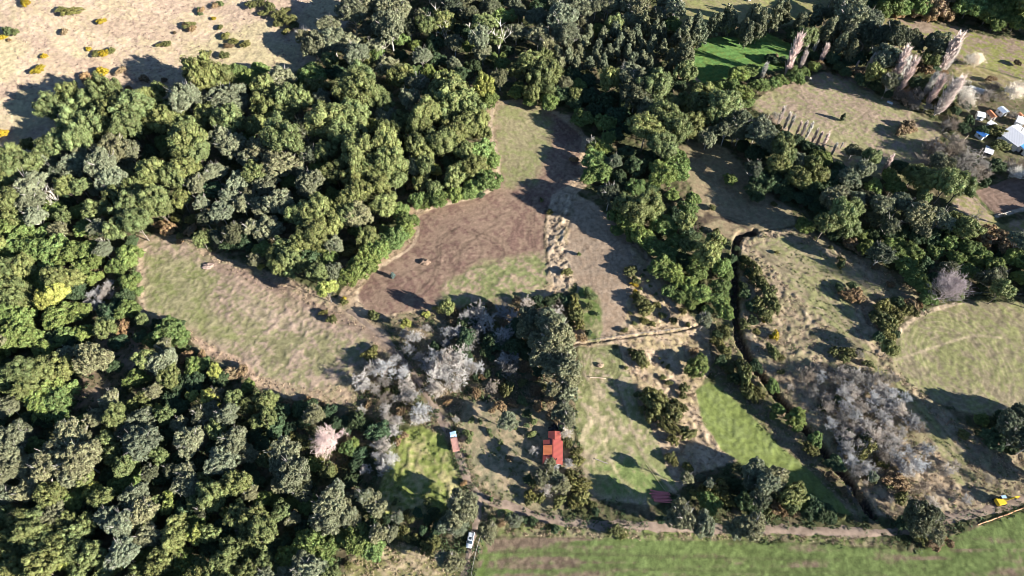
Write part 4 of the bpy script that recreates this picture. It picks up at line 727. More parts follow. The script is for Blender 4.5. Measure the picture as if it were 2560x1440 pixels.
ANCHORS = [(140,260,"at the pale hill's lower left corner"), (330,330,"on the wood edge below the pale hill"), (500,190,"at the wood edge right of the hill shadow"),
 (560,330,"in the wood below the pale hill's middle"), (790,130,"beside the pale hill's right end"), (730,260,"in the upper wood right of the hill"), (100,60,"on the pale hill, far left"), (300,150,"on the pale hill's middle"), (520,60,"on the pale hill's upper right"), (680,30,"in the scrub strip on the pale hill"),
 (60,430,"at the left edge, upper wood"), (230,430,"in the left wood by pale trunks"), (400,430,"above the left field's top corner"), (560,440,"above the left field's track"), (700,420,"in the wood's middle left"), (860,350,"in the wood's middle"), (1000,260,"in the upper wood's middle"), (1130,220,"left of the middle field's tip"), (1140,350,"on the middle field's upper left border"), (980,440,"in the wood above the hedge corner"), (1130,470,"in the middle field's left corner hedge"),
 (820,520,"in the wood above the brown field"), (700,600,"between the left field's track and wood"), (820,700,"at the wedge between both fields"), (990,560,"on the brown field's left hedge"), (920,640,"on the hedge beside the field's lone conifer"),
 (900,40,"at the top edge, left of centre"), (1080,60,"in the dark top-centre wood"), (1120,130,"by the dead snags"), (1270,60,"among tall trees at top centre"), (1400,70,"in the tall stand at top centre"), (1560,30,"at the top edge, right of centre"), (1330,170,"above the middle field's tip"), (1400,250,"right above the middle field"),
 (1480,150,"in the young plantation's left rows"), (1590,110,"in the young plantation's right rows"), (1620,200,"below the young plantation"), (1730,90,"left of the green paddock"), (1870,60,"behind the green paddock"), (1870,200,"below the green paddock"), (2040,80,"right of the green paddock"), (2150,30,"in the tall thicket at upper right"), (2300,20,"along the top right field"), (2480,40,"in the top right corner"), (2220,110,"left of the upper right field"), (2050,160,"behind the pasture's top corner"), (2180,180,"behind the pasture's upper right side"), (2290,200,"by the tall poplars"), (2370,250,"between poplars and farmyard"), (2480,290,"in the farmyard"), (2420,330,"left of the white-roofed farmhouse"), (2500,420,"below the farmhouse"), (2270,320,"in the pasture's right part"), (2350,400,"below the pasture's right corner"),
 (1780,270,"left of the pasture"), (1700,330,"right of the middle field's wood"), (1560,300,"in the dark wood right of the field"), (1500,400,"on the middle field's right border"), (1640,440,"above the creeper-hung slope"), (1600,540,"on the slope right of the ploughed lobe"), (1700,600,"on the creeper slope's middle"), (1770,700,"on the creeper slope's foot"), (1720,500,"left of the shaded field"),
 (1900,330,"at the poplar row's left end"), (1900,430,"above the shaded field"), (2030,430,"below the poplar row"), (2130,480,"in the belt below the pasture"), (2080,560,"in the belt above the right slope"), (2230,460,"in the belt's right half"), (2280,560,"in the belt above the big bare tree"), (2430,600,"above the round field"), (2540,640,"at the right edge above the round field"), (2250,660,"left of the big bare tree"),
 (60,560,"at the left edge, mid height"), (180,620,"in the creeper wood at left"), (300,620,"left of the left field's top"), (330,700,"on the left field's left border"), (60,780,"at the left edge, below mid height"), (180,780,"in the bright wood at left"), (240,740,"around the pale twiggy tree"), (330,850,"beside the shaded glade"), (430,830,"on the left field's lower left border"), (60,920,"at the left edge by the glade"), (250,900,"in the left glade"), (410,920,"right of the left glade"), (550,920,"on the left field's lower border"),
 (130,1010,"below the left glade"), (330,1060,"in the lower wood, upper left"), (60,1130,"at the left edge, lower wood"), (180,1150,"in the lower wood's biggest crowns"), (280,1200,"below the biggest grey crowns"), (100,1280,"in the yellow-green lower left corner"), (200,1400,"at the bottom left edge"), (60,1400,"in the bottom left corner"), (340,1300,"in the lower wood, left part"), (400,1400,"on the bottom edge, left part"), (520,1020,"below the left field's border"), (480,1110,"in the lower wood's centre"), (560,1170,"in the lower wood's right centre"), (450,1210,"in the lower wood's dark middle"), (620,1060,"left of the pink bare tree"), (730,1160,"below the pink bare tree"), (640,1300,"in the lower wood's right part"), (560,1400,"on the bottom edge, middle left"), (750,1380,"on the bottom edge beneath the dark gap"), (760,1020,"above the pink bare tree"), (850,1120,"right of the pink bare tree"), (900,1270,"between lower wood and meadow"), (900,1370,"below the meadow, left"), (1000,1320,"below the meadow"), (1150,1290,"beside the big tree above the car"), (1130,1400,"left of the parked car's lane"),
 (880,870,"at the lower end of the left field"), (960,800,"below the brown field's left tip"), (1040,800,"at the dark thicket's left end"), (1020,850,"at the spiky pale trees by the path"), (930,950,"in the pale scrub left of the path"), (1000,1000,"in the pale scrub's middle"), (1110,930,"in the big pale thicket"), (1200,780,"at the dark thicket's top"), (1220,850,"in the dark thicket's middle"), (1320,800,"at the dark thicket's right end"), (1370,880,"in the tall grey stand"), (1400,990,"below the tall grey stand"), (1440,790,"beside the lobe field's left border"), (1270,970,"in the shaded clearing"), (1180,1050,"between the track and the clearing"), (1270,1080,"above the shaded yard"), (1400,1050,"above the red-roofed house"), (1340,1100,"left of the red-roofed house"), (1440,1130,"right of the red-roofed house"), (1370,1240,"below the red-roofed house"), (1440,1240,"right below the house trees"), (1000,1090,"on the meadow's top border"), (970,1150,"on the meadow's left border"), (1150,1130,"beside the truck"), (1260,1300,"between lane and crop field"), (1360,1310,"along the track above the crop field"), (1520,1330,"at the crop field's upper edge"),
 (1580,690,"at the top of the sunny bank"), (1610,760,"in the middle of the sunny bank"), (1660,780,"on the sunny bank's right side"), (1590,890,"below the thin ditch"), (1660,1010,"in the olive thicket by the low field"), (1680,1100,"right of the low field"), (1740,920,"around the round teal bush"), (1700,1180,"above the red planks"), (1780,1220,"right of the red planks"), (1720,1310,"below the red planks"), (1890,1180,"in the clump at the strip's foot"), (1980,1240,"at the green strip's lower tip"), (1870,1320,"beside the crop field's track"), (2070,1290,"at the ditch's lower end"), (2120,1330,"by the track right of the pale stretch"),
 (1810,860,"on the ditch's left bank, upper part"), (1830,930,"on the ditch's left bank, middle"), (1880,1000,"on the strip's right border"), (1960,1060,"along the ditch's left side"), (2030,1140,"on the ditch's left side, lower part"), (1900,700,"on the ditch's right bank"), (1920,780,"on the ditch's right bank, lower"), (1940,860,"on the slope right of the ditch"), (1930,940,"in the shade right of the ditch"), (2060,950,"above the pale bare wood"), (2120,890,"at the field track's edge"), (2120,730,"in the brown scrub right of the slope"), (2220,820,"in the olive scrub left of the round field"), (2280,780,"below the big bare tree"), (2130,1010,"in the bare wood's upper part"), (2200,1060,"in the bare wood's middle"), (2260,1120,"in the bare wood's right part"), (2170,1150,"at the bare wood's lower left"), (2200,1200,"below the bare wood"), (2240,1260,"above the dark round tree"), (2300,1320,"at the dark round tree"), (2340,1370,"beside the crop field's corner"), (2330,1240,"left of the excavator's shadow"), (2420,1220,"beside the excavator's shadow"), (2420,1090,"below the round field"), (2530,1080,"at the right edge below the round field")]
ORD = "first second third fourth fifth sixth seventh eighth ninth tenth eleventh twelfth thirteenth fourteenth fifteenth sixteenth seventeenth eighteenth nineteenth twentieth".split()
outside = {}
reg = {}      # (kind, anchor) -> list of (px, object)
placed = []
cnt = {}
def put(kind, px, py, rpx, filler=False):
    """one plant: an Empty at the foot with crown and trunk under it"""
    rng = random.Random(int(px*13+py*7919))
    mk = {'A':'A','a':'A','B':'B','b':'B','C':'C','D':'D','d':'D','o':'G','g':'G','y':'G','t':'G'}.get(kind)
    r = rpx*mpp(px, py, 6)*(0.95 if filler else {'A': .93, 'D': .93, 'B': .9}.get(kind, .86))
    if kind in 'AaBb' and r > 1.0:
        sc = r/4.9; kz = 0.85; hc = (3.2+1.2*r)*rng.uniform(.72, 1.32)
        if kind in 'Aa' and rpx < 22: hc = 1.7*r+1.0
    elif kind == 'C': sc = r/2.5; hc = 5.4*sc
    elif kind in 'Dd': sc = r/4.9; hc = r*0.7 + (1.3 if kind == 'D' else 0.5)*min(1, r/3.5)
    elif mk == 'G': sc = r/2.4; hc = r*0.72
    else: sc = r*1.25/3.9; hc = 0
    hd = float(seg_dist(np.array([px]), np.array([py]), [(1820,900),(1880,990),(1990,1110),(2110,1250)])[0])
    tall = 1.4 if (hd < 42 and mk in ('D', 'G')) else 1.0
    hc *= tall
    if kind in 'FfH':
        h = 6.5*sc; x, y, z = at(px, py, h*0.55)
    else: x, y, z = at(px, py, hc)
    fx, fy, _ = project(x, y, z)
    name, desc, cat = DESC[kind]
    t = bpy.data.objects.new(name, None); COL.objects.link(t); t.empty_display_size = 0.3
    t.location = (x, y, z); t.rotation_euler = (0, 0, rng.uniform(0, 6.28)); t['category'] = cat
    col = BASE_COL[kind]; k = rng.uniform(.74, 1.24); w = rng.uniform(-.05, .13)
    tint = (col[0]*k*(1+w), col[1]*k, col[2]*k*(1-w), 1)
    if mk:
        ms = KIND[mk]; me = ms[rng.randrange(len(ms))]
        c = bpy.data.objects.new('crown' if mk in 'ABC' else 'foliage', me); COL.objects.link(c); c.parent = t
        c.location = (0, 0, hc); ax_ = rng.uniform(.84, 1.2) if mk != 'G' else rng.uniform(.72, 1.45); c.scale = (sc*ax_, sc/ax_**.8, sc*tall*rng.uniform(.85, 1.15)*(0.75 if kind in 'yo' and py < 240 and px < 860 else 1)); c.color = tint
        ts = TRUNK[mk]; b = bpy.data.objects.new('trunk' if mk in 'ABC' else 'stem', ts[rng.randrange(len(ts))]); COL.objects.link(b); b.parent = t
        hz = {'A': 7.5, 'B': 8.0, 'C': 7.0, 'D': 3.0, 'G': 1.3}[mk]
        b.scale = (sc, sc, hc*1.0/hz)
    else:
        i = rng.randrange(5)
        c = bpy.data.objects.new('branches', FB[i]); COL.objects.link(c); c.parent = t; c.scale = (sc, sc, sc*rng.uniform(.9, 1.1)); c.color = tint
        b = bpy.data.objects.new('trunk', FTR[i]); COL.objects.link(b); b.parent = t; b.scale = c.scale
        if kind == 'H':
            q = bpy.data.objects.new('blossom', KIND['BL'][rng.randrange(2)]); COL.objects.link(q); q.parent = t; q.location = (0, 0, 3.9*sc); q.scale = (sc,)*3; q.color = tint
    d = [(px-a[0])**2+(py-a[1])**2 for a in ANCHORS]; a = d.index(min(d))
    if -10 < px < W0+10 and -10 < py < H0+10: reg.setdefault((kind, a), []).append((px, py, t, r))
    else:
        side = 'left' if px < 0 else 'right' if px > W0 else 'top' if py < 0 else 'bottom'
        outside.setdefault((desc, side), []).append((px+py, t)); t['group'] = 'trees beyond the edge of the view'
    placed.append((px, py, rpx)); cnt[kind] = cnt.get(kind, 0)+1
    return t
def blossom_mesh(seed):
    rng = np.random.default_rng(seed); n = 1300
    d = unit(rng.normal(size=(n, 3))); d *= (1+.3*np.sin(7*np.arctan2(d[:, 1:2], d[:, 0:1])+seed)); d[:, 2] = np.abs(d[:, 2])*1.0-.35
    P = d*np.array([4.0, 4.0, 2.8])*(rng.random((n, 1))**.35)
    V, F = leaf_quads(P, d, 0.16, rng, 1, 1); return mesh_np('blossom', V, F, M_TWIG)
KIND['BL'] = [blossom_mesh(1), blossom_mesh(2)]
for (ox, oy), kinds in PLANTS:
    for k, s in kinds.items():
        for tok in s.split():
            a, b, c = map(float, tok.split(','))
            if c < 1 or (k in 'togd' and track_dist(ox+a*ZK, oy+b*ZK+2)[0] < 12): continue
            put(k, ox+a*ZK, oy+b*ZK, c*ZK)
# the silvery bare wood on the right slope and the tangled thicket in the middle
rt = random.Random(9)
for poly_, kinds_, n_, gap in (([(2050,925),(2160,915),(2290,1030),(2330,1110),(2290,1180),(2200,1200),(2120,1170),(2080,1080),(2060,1010)], 'FFFFf', 42, 22),
                         ([(1130,770),(1300,745),(1400,740),(1420,800),(1330,830),(1320,930),(1200,960),(1130,880)], 'fFdodt', 42, 22),
                         ([(905,920),(1000,880),(1060,960),(1050,1060),(960,1050),(900,1000)], 'FofFt', 18, 26),
                         ([(1160,960),(1330,900),(1400,1000),(1380,1050),(1230,1020)], 'totfd', 16, 30)):
    mine = []
    for _ in range(n_*12):
        if len(mine) >= n_: break
        px = rt.uniform(min(p[0] for p in poly_), max(p[0] for p in poly_)); py = rt.uniform(min(p[1] for p in poly_), max(p[1] for p in poly_))
        if not inside(np.array([px]), np.array([py]), poly_)[0] or any((px-a)**2+(py-b)**2 < gap**2 for a, b in mine) or track_dist(px, py)[0] < 16: continue
        mine.append((px, py)); k_ = rt.choice(kinds_); put(k_, px, py, rt.uniform(15, 25) if k_ in 'Ff' else rt.uniform(8, 17))
# smaller trees standing in the gaps of the woods, and the woods going on just outside the view
rf = random.Random(5); P = placed[:]
def near(px, py, f=1.0):
    return any((px-a)**2+((py-b)*1.15)**2 < ((c+20)*f)**2 for a, b, c in P)
nfill = 0
KEEP = [(1652,1243,48), (825,1090,52), (1380,1130,50), (1175,1350,40), (1137,1108,35), (2496,1256,40)]
OPENISH = ('yard','thicket_floor','farmyard','verge','glade','ditch_bank','right_slope','low_meadow')
for i in range(9000):
    px = rf.uniform(-160, 2720); py = rf.uniform(-110, 1560)
    if open_at(px, py+14) or open_at(px, py-10) or open_at(px-14, py) or in_field(OPENISH, px, py+8): continue
    out = px < -5 or px > 2565 or py < -5 or py > 1445
    if out and (py > 1445 and px > 800): continue
    if px > 1900 and py > 1250 and not out: continue
    if near(px, py, 0.74 if not out else 0.95) or any(math.hypot(px-a, py-b) < c for a, b, c in KEEP) or track_dist(px, py+12)[0] < 34 or track_dist(px, py)[0] < 30: continue
    kind = rf.choice('AABBDdd' if px < 1300 or py < 250 else 'ABDDdbd')
    rr = rf.uniform(17, 30) if not out else rf.uniform(30, 44)
    put(kind, px, py, rr, True); P.append((px, py, rr)); nfill += 1
    if nfill > 330: break
print("plants", cnt, "fill", nfill)
# ------------------------------------------------------------------ leafless poplars: foot and tip on the photograph
POP = [((775,582),(838,290)),((885,525),(912,362)),((925,400),(942,318)),((960,335),(985,258)),((980,405),(1008,288)),((1040,470),(1098,338)),((600,605),(636,485)),
 ((1295,530),(1325,450)),((1382,552),(1448,390)),((1560,610),(1695,365)),((1615,695),(1722,430)),((1550,660),(1650,465)),((1590,640),(1680,420)),((1915,545),(2112,262)),((1950,545),(2075,330)),((1900,520),(2040,350)),((1800,730),(1935,565)),((1830,790),(1975,580)),((1850,700),(1960,560)),
 ((1888,862),(2080,640)),((1925,850),(2130,660)),((1960,800),(2100,620)),((725,932),(778,815)),((768,968),(803,850)),((800,985),(842,868)),((860,1010),(897,900)),((890,1035),(932,918)),((930,1040),(963,915)),((975,1075),(1012,948)),((1008,1092),(1052,980)),((1050,1112),(1102,998)),((1115,1172),(1148,1050)),((1190,1110),(1217,1055)),((1500,1290),(1577,1155)),((1840,1290),(1920,1170)),((1370,560),(1420,420))]
poplars = []
for i, ((ax, ay), (bx, by)) in enumerate(POP):
    rng = random.Random(i)
    ax, ay, bx, by = 1700+ax*ZK, ay*ZK, 1700+bx*ZK, by*ZK
    x, y, z = at(ax, ay)
    # height whose tip lands at the seen tip's distance along the picture
    h = 1.0
    L = math.hypot(bx-ax, by-ay)
    for _ in range(60):
        qx, qy, _d = project(x, y, z+h)
        if math.hypot(qx-ax, qy-ay) >= L: break
        h += 0.35
    h *= rng.uniform(1.0, 1.25); s = h/12.0
    t = bpy.data.objects.new('poplar', None); COL.objects.link(t); t.location = (x, y, z-0.1); t.rotation_euler = (0, 0, rng.uniform(0, 6.28))
    t['category'] = 'tree'; k = rng.randrange(4)
    # natural lean away from plumb as the photograph shows
    c = bpy.data.objects.new('branches', PB[k]); COL.objects.link(c); c.parent = t; w = s*rng.uniform(.95, 1.35) if i < 22 else s*rng.uniform(.8, 1.05)
    c.scale = (w, w, s); c.color = (0.66*rng.uniform(.85, 1.1), 0.55, 0.50, 1)
    b = bpy.data.objects.new('trunk', PTR[k]); COL.objects.link(b); b.parent = t; b.scale = c.scale
    mx, my = (ax+bx)/2, (ay+by)/2
    w_ = "in the row on the pasture's lower side" if 21 < i < 33 else ("beside the green paddock" if i < 7 else ("in the tall group left of the farmyard" if 8 < i < 22 else "in the belt around the pasture"))
    poplars.append((mx, w_, t))
def ordinal(n):
    return ORD[n] if n < len(ORD) else 'twenty-'+ORD[n-20] if n < 29 else "number %d" % (n+1)
for w_ in sorted(set(p[1] for p in poplars)):
    L = sorted([p for p in poplars if p[1] == w_], key=lambda p: p[0])
    for i, (_, _, t) in enumerate(L):
        t['label'] = "%s slender leafless poplar from the left %s" % (ordinal(i), w_)
        t['group'] = "poplars " + w_

for (d, side), L in outside.items():
    L.sort(key=lambda e: e[0])
    for i, (_, t) in enumerate(L): t['label'] = "%s %s beyond the %s edge of the view" % (ordinal(i), d, side)
# labels for every plant: what it looks like, where it stands, and its turn from the left there
GROUPN = {'tree': 'trees ', 'bush': 'bushes '}
for (kind, a), L in reg.items():
    L.sort(key=lambda e: e[0]); d = DESC[kind][1]; w_ = ANCHORS[a][2]
    big = max(L, key=lambda e: e[3])
    for i, (px, py, t, r) in enumerate(L):
        if len(L) == 1: t['label'] = "%s %s" % (d, w_)
        elif len(L) == 2: t['label'] = "%s of two, a %s %s" % (('left one', 'right one')[i], d, w_)
        elif i == 0: t['label'] = "leftmost %s %s" % (d, w_)
        elif i == len(L)-1: t['label'] = "rightmost %s %s" % (d, w_)
        else: t['label'] = "%s %s from the left %s" % (ordinal(i), d, w_)
        t['group'] = d.replace('tree', 'trees').replace('bush', 'bushes')
        w = t['label'].split()
        if len(w) > 16: t['label'] = ' '.join(x for x in w if x not in ("the", "a", "rounded", "small", "fine-leaved", "lobed"))

# ------------------------------------------------------------------ ground vegetation nobody could count
def scatter(name, label_names, n, seed, size, blades, hgt, color, mat, test, droop=0.5, tint=0.3):
    rng = np.random.default_rng(seed); px = rng.uniform(-60, 2620, n*6); py = rng.uniform(-60, 1500, n*6)
    keep = []
    sel = np.zeros(len(px), bool)
    sel = test(px, py)
    px = px[sel][:n]; py = py[sel][:n]
    if not len(px): return
    P = at_many(px, py)
    dd = sculpt(P[:, 0], P[:, 1]); P[:, 2] = base_h(P[:, 0], P[:, 1])+np.minimum(dd, 0.1)
    k = len(P); P = np.repeat(P, blades, 0); m = len(P)
    s = np.repeat(size*(0.5+rng.random((k, 1))), blades, 0)
    d = unit(rng.normal(size=(m, 3))); d[:, 2] = np.abs(d[:, 2])
    C = P+d*s*np.array([1, 1, hgt])*rng.random((m, 1))**.5
    V, F = leaf_quads(C, d, mat[1], rng, 1.6, 0.8)
    me = mesh_np(name, V, F, mat[0]); o = link(name, me); o['kind'] = 'stuff'; o['label'] = label_names; o['category'] = 'ground cover'; o.color = color
M_GC = leaf_mat("ground_leaf", 0.4, 0.1, 0.25)
def poly_test(names, px, py):
    r = np.zeros(px.shape, bool)
    for f in FIELDS:
        if f[0] in names: r |= inside(px, py, f[1])
    return r
ALLF = [f[0] for f in FIELDS]
def wood(px, py): return ~poly_test([n for n in ALLF if n not in ('thicket_floor', 'glade')], px, py) & (vn(px, py, 60, 2) > 0.28)
scatter("undergrowth", "dark green fern and bramble undergrowth between the trees", 9000, 1, 1.3, 16, 0.55, (0.062, 0.085, 0.034, 1), (M_GC, 0.24), wood)
def dry(px, py):
    rough = poly_test(('sunny_bank', 'right_slope', 'middle_edge', 'divide_bank', 'left_edge', 'verge', 'ditch_bank', 'thicket_floor', 'low_meadow'), px, py)
    smooth_ = poly_test(('middle_field', 'left_field', 'low_field', 'ploughed_lobe', 'green_strip', 'right_slope_grass', 'round_field', 'yard', 'crop_field'), px, py) & ~poly_test(('divide_bank',), px, py)
    return rough & ~smooth_ & (track_dist(px, py) > 11)
scatter("dry_grass", "pale dry grass and bracken tufts on the banks and field edges", 9000, 2, 0.55, 12, 0.7, (0.36, 0.27, 0.18, 1), (M_GC, 0.13), dry)
def weeds(px, py):
    return poly_test(('meadow', 'low_meadow', 'ditch_bank', 'right_slope', 'verge', 'yard', 'thicket_floor', 'farmyard'), px, py) & (vn(px, py, 40, 4) > 0.45) & (track_dist(px, py) > 9)
scatter("weeds", "low green weeds growing through the rough grass", 5000, 3, 0.6, 10, 0.45, (0.12, 0.15, 0.045, 1), (M_GC, 0.14), weeds)
def hillscrub(px, py): return poly_test(('hill',), px, py) & (fbm(px, py, 90, 4, 3)+0.25*vn(px, py, 18, 2) > 0.60)
scatter("heath", "low pinkish-brown heath scattered over the pale hill", 6500, 4, 0.65, 10, 0.35, (0.30, 0.22, 0.175, 1), (M_GC, 0.16), hillscrub)

# ------------------------------------------------------------------ built things
def bx(bm, c, s, rz=0.0, bev=0.0, rx=0.0, ry=0.0):
    r = bmesh.ops.create_cube(bm, size=1.0)
    M = Matrix.Translation(c) @ Matrix.Rotation(rz, 4, 'Z') @ Matrix.Rotation(ry, 4, 'Y') @ Matrix.Rotation(rx, 4, 'X') @ Matrix.Diagonal((s[0], s[1], s[2], 1))
    bmesh.ops.transform(bm, matrix=M, verts=r['verts'])
    if bev:
        es = list({e for v in r['verts'] for e in v.link_edges}); bmesh.ops.bevel(bm, geom=es, offset=bev, segments=2, affect='EDGES')
def cyl(bm, a, b, r, seg=12, r2=None):
    a = Vector(a); b = Vector(b); d = b-a
    q = bmesh.ops.create_cone(bm, cap_ends=True, segments=seg, radius1=r, radius2=r if r2 is None else r2, depth=d.length)
    M = Matrix.Translation((a+b)/2) @ d.to_track_quat('Z', 'Y').to_matrix().to_4x4(); bmesh.ops.transform(bm, matrix=M, verts=q['verts'])
def poly(bm, V, F):
    vs = [bm.verts.new(v) for v in V]
    for f in F: bm.faces.new([vs[i] for i in f])
def part(name, bm, mat, parent, smooth=False, **kw):
    me = bpy.data.meshes.new(name); bmesh.ops.recalc_face_normals(bm, faces=bm.faces); bm.to_mesh(me); bm.free(); me.materials.append(mat)
    if smooth: me.shade_smooth()
    return link(name, me, parent, **kw)
def corrugated(name, c, rough=0.5, rust=(0.25, 0.09, 0.04), amt=0.35, metal=0.0, freq=1.0):
    m, n, b = new_mat(name); tc = n.nodes.new("ShaderNodeTexCoord")
    w = n.nodes.new("ShaderNodeTexWave"); w.wave_type = 'BANDS'; w.bands_direction = 'Y'; w.inputs["Scale"].default_value = 0.8*freq
    no = n.nodes.new("ShaderNodeTexNoise"); no.inputs["Scale"].default_value = 0.9; no.inputs["Detail"].default_value = 7
    n.links.new(tc.outputs["Object"], w.inputs["Vector"]); n.links.new(tc.outputs["Object"], no.inputs["Vector"])
    r = n.nodes.new("ShaderNodeMapRange"); r.inputs["From Min"].default_value = .5; r.inputs["From Max"].default_value = .72; r.inputs["To Max"].default_value = amt
    n.links.new(no.outputs["Fac"], r.inputs["Value"])
    mx = n.nodes.new("ShaderNodeMix"); mx.data_type = 'RGBA'; mx.inputs[6].default_value = (*c, 1); mx.inputs[7].default_value = (*rust, 1)
    n.links.new(r.outputs[0], mx.inputs[0])
    m2 = n.nodes.new("ShaderNodeMapRange"); m2.inputs["To Min"].default_value = .74; m2.inputs["To Max"].default_value = 1.08; n.links.new(w.outputs["Fac"], m2.inputs["Value"])
    sc = n.nodes.new("ShaderNodeVectorMath"); sc.operation = 'SCALE'; n.links.new(mx.outputs[2], sc.inputs[0]); n.links.new(m2.outputs[0], sc.inputs["Scale"])
    n.links.new(sc.outputs[0], b.inputs["Base Color"]); b.inputs["Roughness"].default_value = rough; b.inputs["Metallic"].default_value = metal
    return m
M_RED = corrugated("red_roof", (0.30, 0.065, 0.05)); M_ORANGE = corrugated("orange_roof", (0.9, 0.27, 0.10), amt=0.1)
M_WALL = plain("board_wall", (0.24, 0.20, 0.16)); M_DARK = plain("dark", (0.02, 0.02, 0.022), 0.5); M_GLASS = plain("glass", (0.03, 0.045, 0.06), 0.1, spec=0.6)
M_WHITE = corrugated("white_roof", (0.78, 0.78, 0.78), 0.4, (0.5, 0.5, 0.5), 0.2); M_BLUE = corrugated("blue_roof", (0.07, 0.24, 0.62), 0.4, (0.1, 0.3, 0.6), 0.2)
M_WPAINT = plain("white_paint", (0.72, 0.72, 0.70), 0.5); M_RUST = corrugated("rusty_roof", (0.50, 0.2, 0.09)); M_PALEBLUE = corrugated("pale_blue_roof", (0.5, 0.58, 0.68), amt=0.1)
M_SILVER = plain("silver_paint", (0.62, 0.66, 0.70), 0.28, 0.3, 0.04); M_TYRE = plain("tyre", (0.02, 0.02, 0.02), 0.9)
M_YEL = plain("yellow_paint", (0.62, 0.42, 0.03), 0.4, 0, 0.1); M_STEEL = plain("steel", (0.2, 0.19, 0.18), 0.5, 0.6)
M_CAB = plain("blue_paint", (0.33, 0.48, 0.62), 0.4, 0, 0.08); M_LOAD = plain("pink_boards", (0.50, 0.27, 0.22), 0.8, 0, 0.25)
M_PLANK = plain("red_plank", (0.66, 0.20, 0.19), 0.6, 0, 0.3, 1.5); M_WOOD = plain("pale_wood", (0.55, 0.42, 0.3), 0.8); M_WOODG = plain("grey_wood", (0.3, 0.26, 0.22), 0.9)
M_BLACK = plain("black_sheet", (0.012, 0.012, 0.015), 0.35); M_GREYS = plain("grey_sheet", (0.38, 0.39, 0.42), 0.5); M_GH = plain("greenhouse_film", (0.50, 0.52, 0.50), 0.35)
M_ORANGEP = plain("orange_pipe", (0.75, 0.38, 0.20), 0.6, 0, 0.1); M_SHEEP = plain("fleece", (0.66, 0.60, 0.50), 0.95)

def gable(root, L, Wd, hw, hr, roofm, wallm, cx=0, cy=0, ov=0.35, names=('wall', 'roof'), panel=None, cut=None):
    """walls to the eaves and gables, then a two-pitch sheet roof; ridge along Y"""
    bm = bmesh.new(); x, y = Wd/2, L/2
    poly(bm, [(cx-x, cy-y, -.3), (cx+x, cy-y, -.3), (cx+x, cy+y, -.3), (cx-x, cy+y, -.3), (cx-x, cy-y, hw), (cx+x, cy-y, hw), (cx+x, cy+y, hw), (cx-x, cy+y, hw), (cx, cy-y, hr), (cx, cy+y, hr)],
         [(0, 1, 5, 8, 4), (1, 2, 6, 5), (2, 3, 7, 9, 6), (3, 0, 4, 7), (4, 8, 9, 7), (5, 6, 9, 8)])
    part(names[0], bm, wallm, root)
    bm = bmesh.new(); X, Y = x+ov, y+ov; sl = (hr-hw)/x; ze = hw-sl*ov; t = 0.07
    poly(bm, [(cx-X, cy-Y, ze+t), (cx, cy-Y, hr+t), (cx+X, cy-Y, ze+t), (cx-X, cy+Y, ze+t), (cx, cy+Y, hr+t), (cx+X, cy+Y, ze+t),
              (cx-X, cy-Y, ze+2*t), (cx, cy-Y, hr+2*t), (cx+X, cy-Y, ze+2*t), (cx-X, cy+Y, ze+2*t), (cx, cy+Y, hr+2*t), (cx+X, cy+Y, ze+2*t)],
         [(6, 7, 10, 9), (7, 8, 11, 10), (0, 3, 4, 1), (1, 4, 5, 2), (0, 1, 7, 6), (1, 2, 8, 7), (3, 9, 10, 4), (4, 10, 11, 5), (0, 6, 9, 3), (2, 5, 11, 8)])
    return part(names[1], bm, roofm, root), sl
# red-roofed house
hx, hy, hz = at(1381, 1138)
house = thing('farmhouse', 'red tin-roofed wooden house with a bright orange roof panel, beside a shaded yard', 'house', (hx, hy, hz), math.radians(-2.5))
roof, sl_ = gable(house, 7.2, 5.6, 2.5, 3.2, M_RED, M_WALL)
gable(house, 2.9, 3.7, 2.3, 2.85, M_RED, M_WALL, cx=0.55, cy=5.35, ov=.25, names=('annex_wall', 'annex_roof'))
bm = bmesh.new(); xs = (-3.05, -0.18); zz = lambda x: 3.2+.20-abs(x)*sl_
poly(bm, [(xs[0], -1.0, zz(xs[0])), (xs[1], -1.0, zz(xs[1])), (xs[1], 2.1, zz(xs[1])), (xs[0], 2.1, zz(xs[0])), (xs[0], -1.0, zz(xs[0])+.05), (xs[1], -1.0, zz(xs[1])+.05), (xs[1], 2.1, zz(xs[1])+.05), (xs[0], 2.1, zz(xs[0])+.05)],
     [(4, 5, 6, 7), (0, 1, 5, 4), (1, 2, 6, 5), (2, 3, 7, 6), (3, 0, 4, 7)])
part('roof_panel', bm, M_ORANGE, house, label='bright orange sheet on the left roof slope')
bm = bmesh.new(); bx(bm, (0, 0, 3.39), (.35, 7.95, .08), 0, .02); part('ridge_cap', bm, M_RED, house)
bm = bmesh.new(); cyl(bm, (1.1, -2.6, 2.7), (1.1, -2.6, 4.1), .14); part('chimney', bm, M_DARK, house)
bm = bmesh.new(); bx(bm, (0.2, -3.63, 1.0), (.95, .08, 2.0), 0, .01); part('door', bm, M_DARK, house)
for wx_ in (-1.9, 2.0):
    bm = bmesh.new(); bx(bm, (wx_, -3.63, 1.45), (.9, .07, .9), 0, .01); w = part('window', bm, M_WPAINT, house)
    bm = bmesh.new(); bx(bm, (wx_, -3.68, 1.45), (.74, .04, .74)); part('pane', bm, M_GLASS, w)
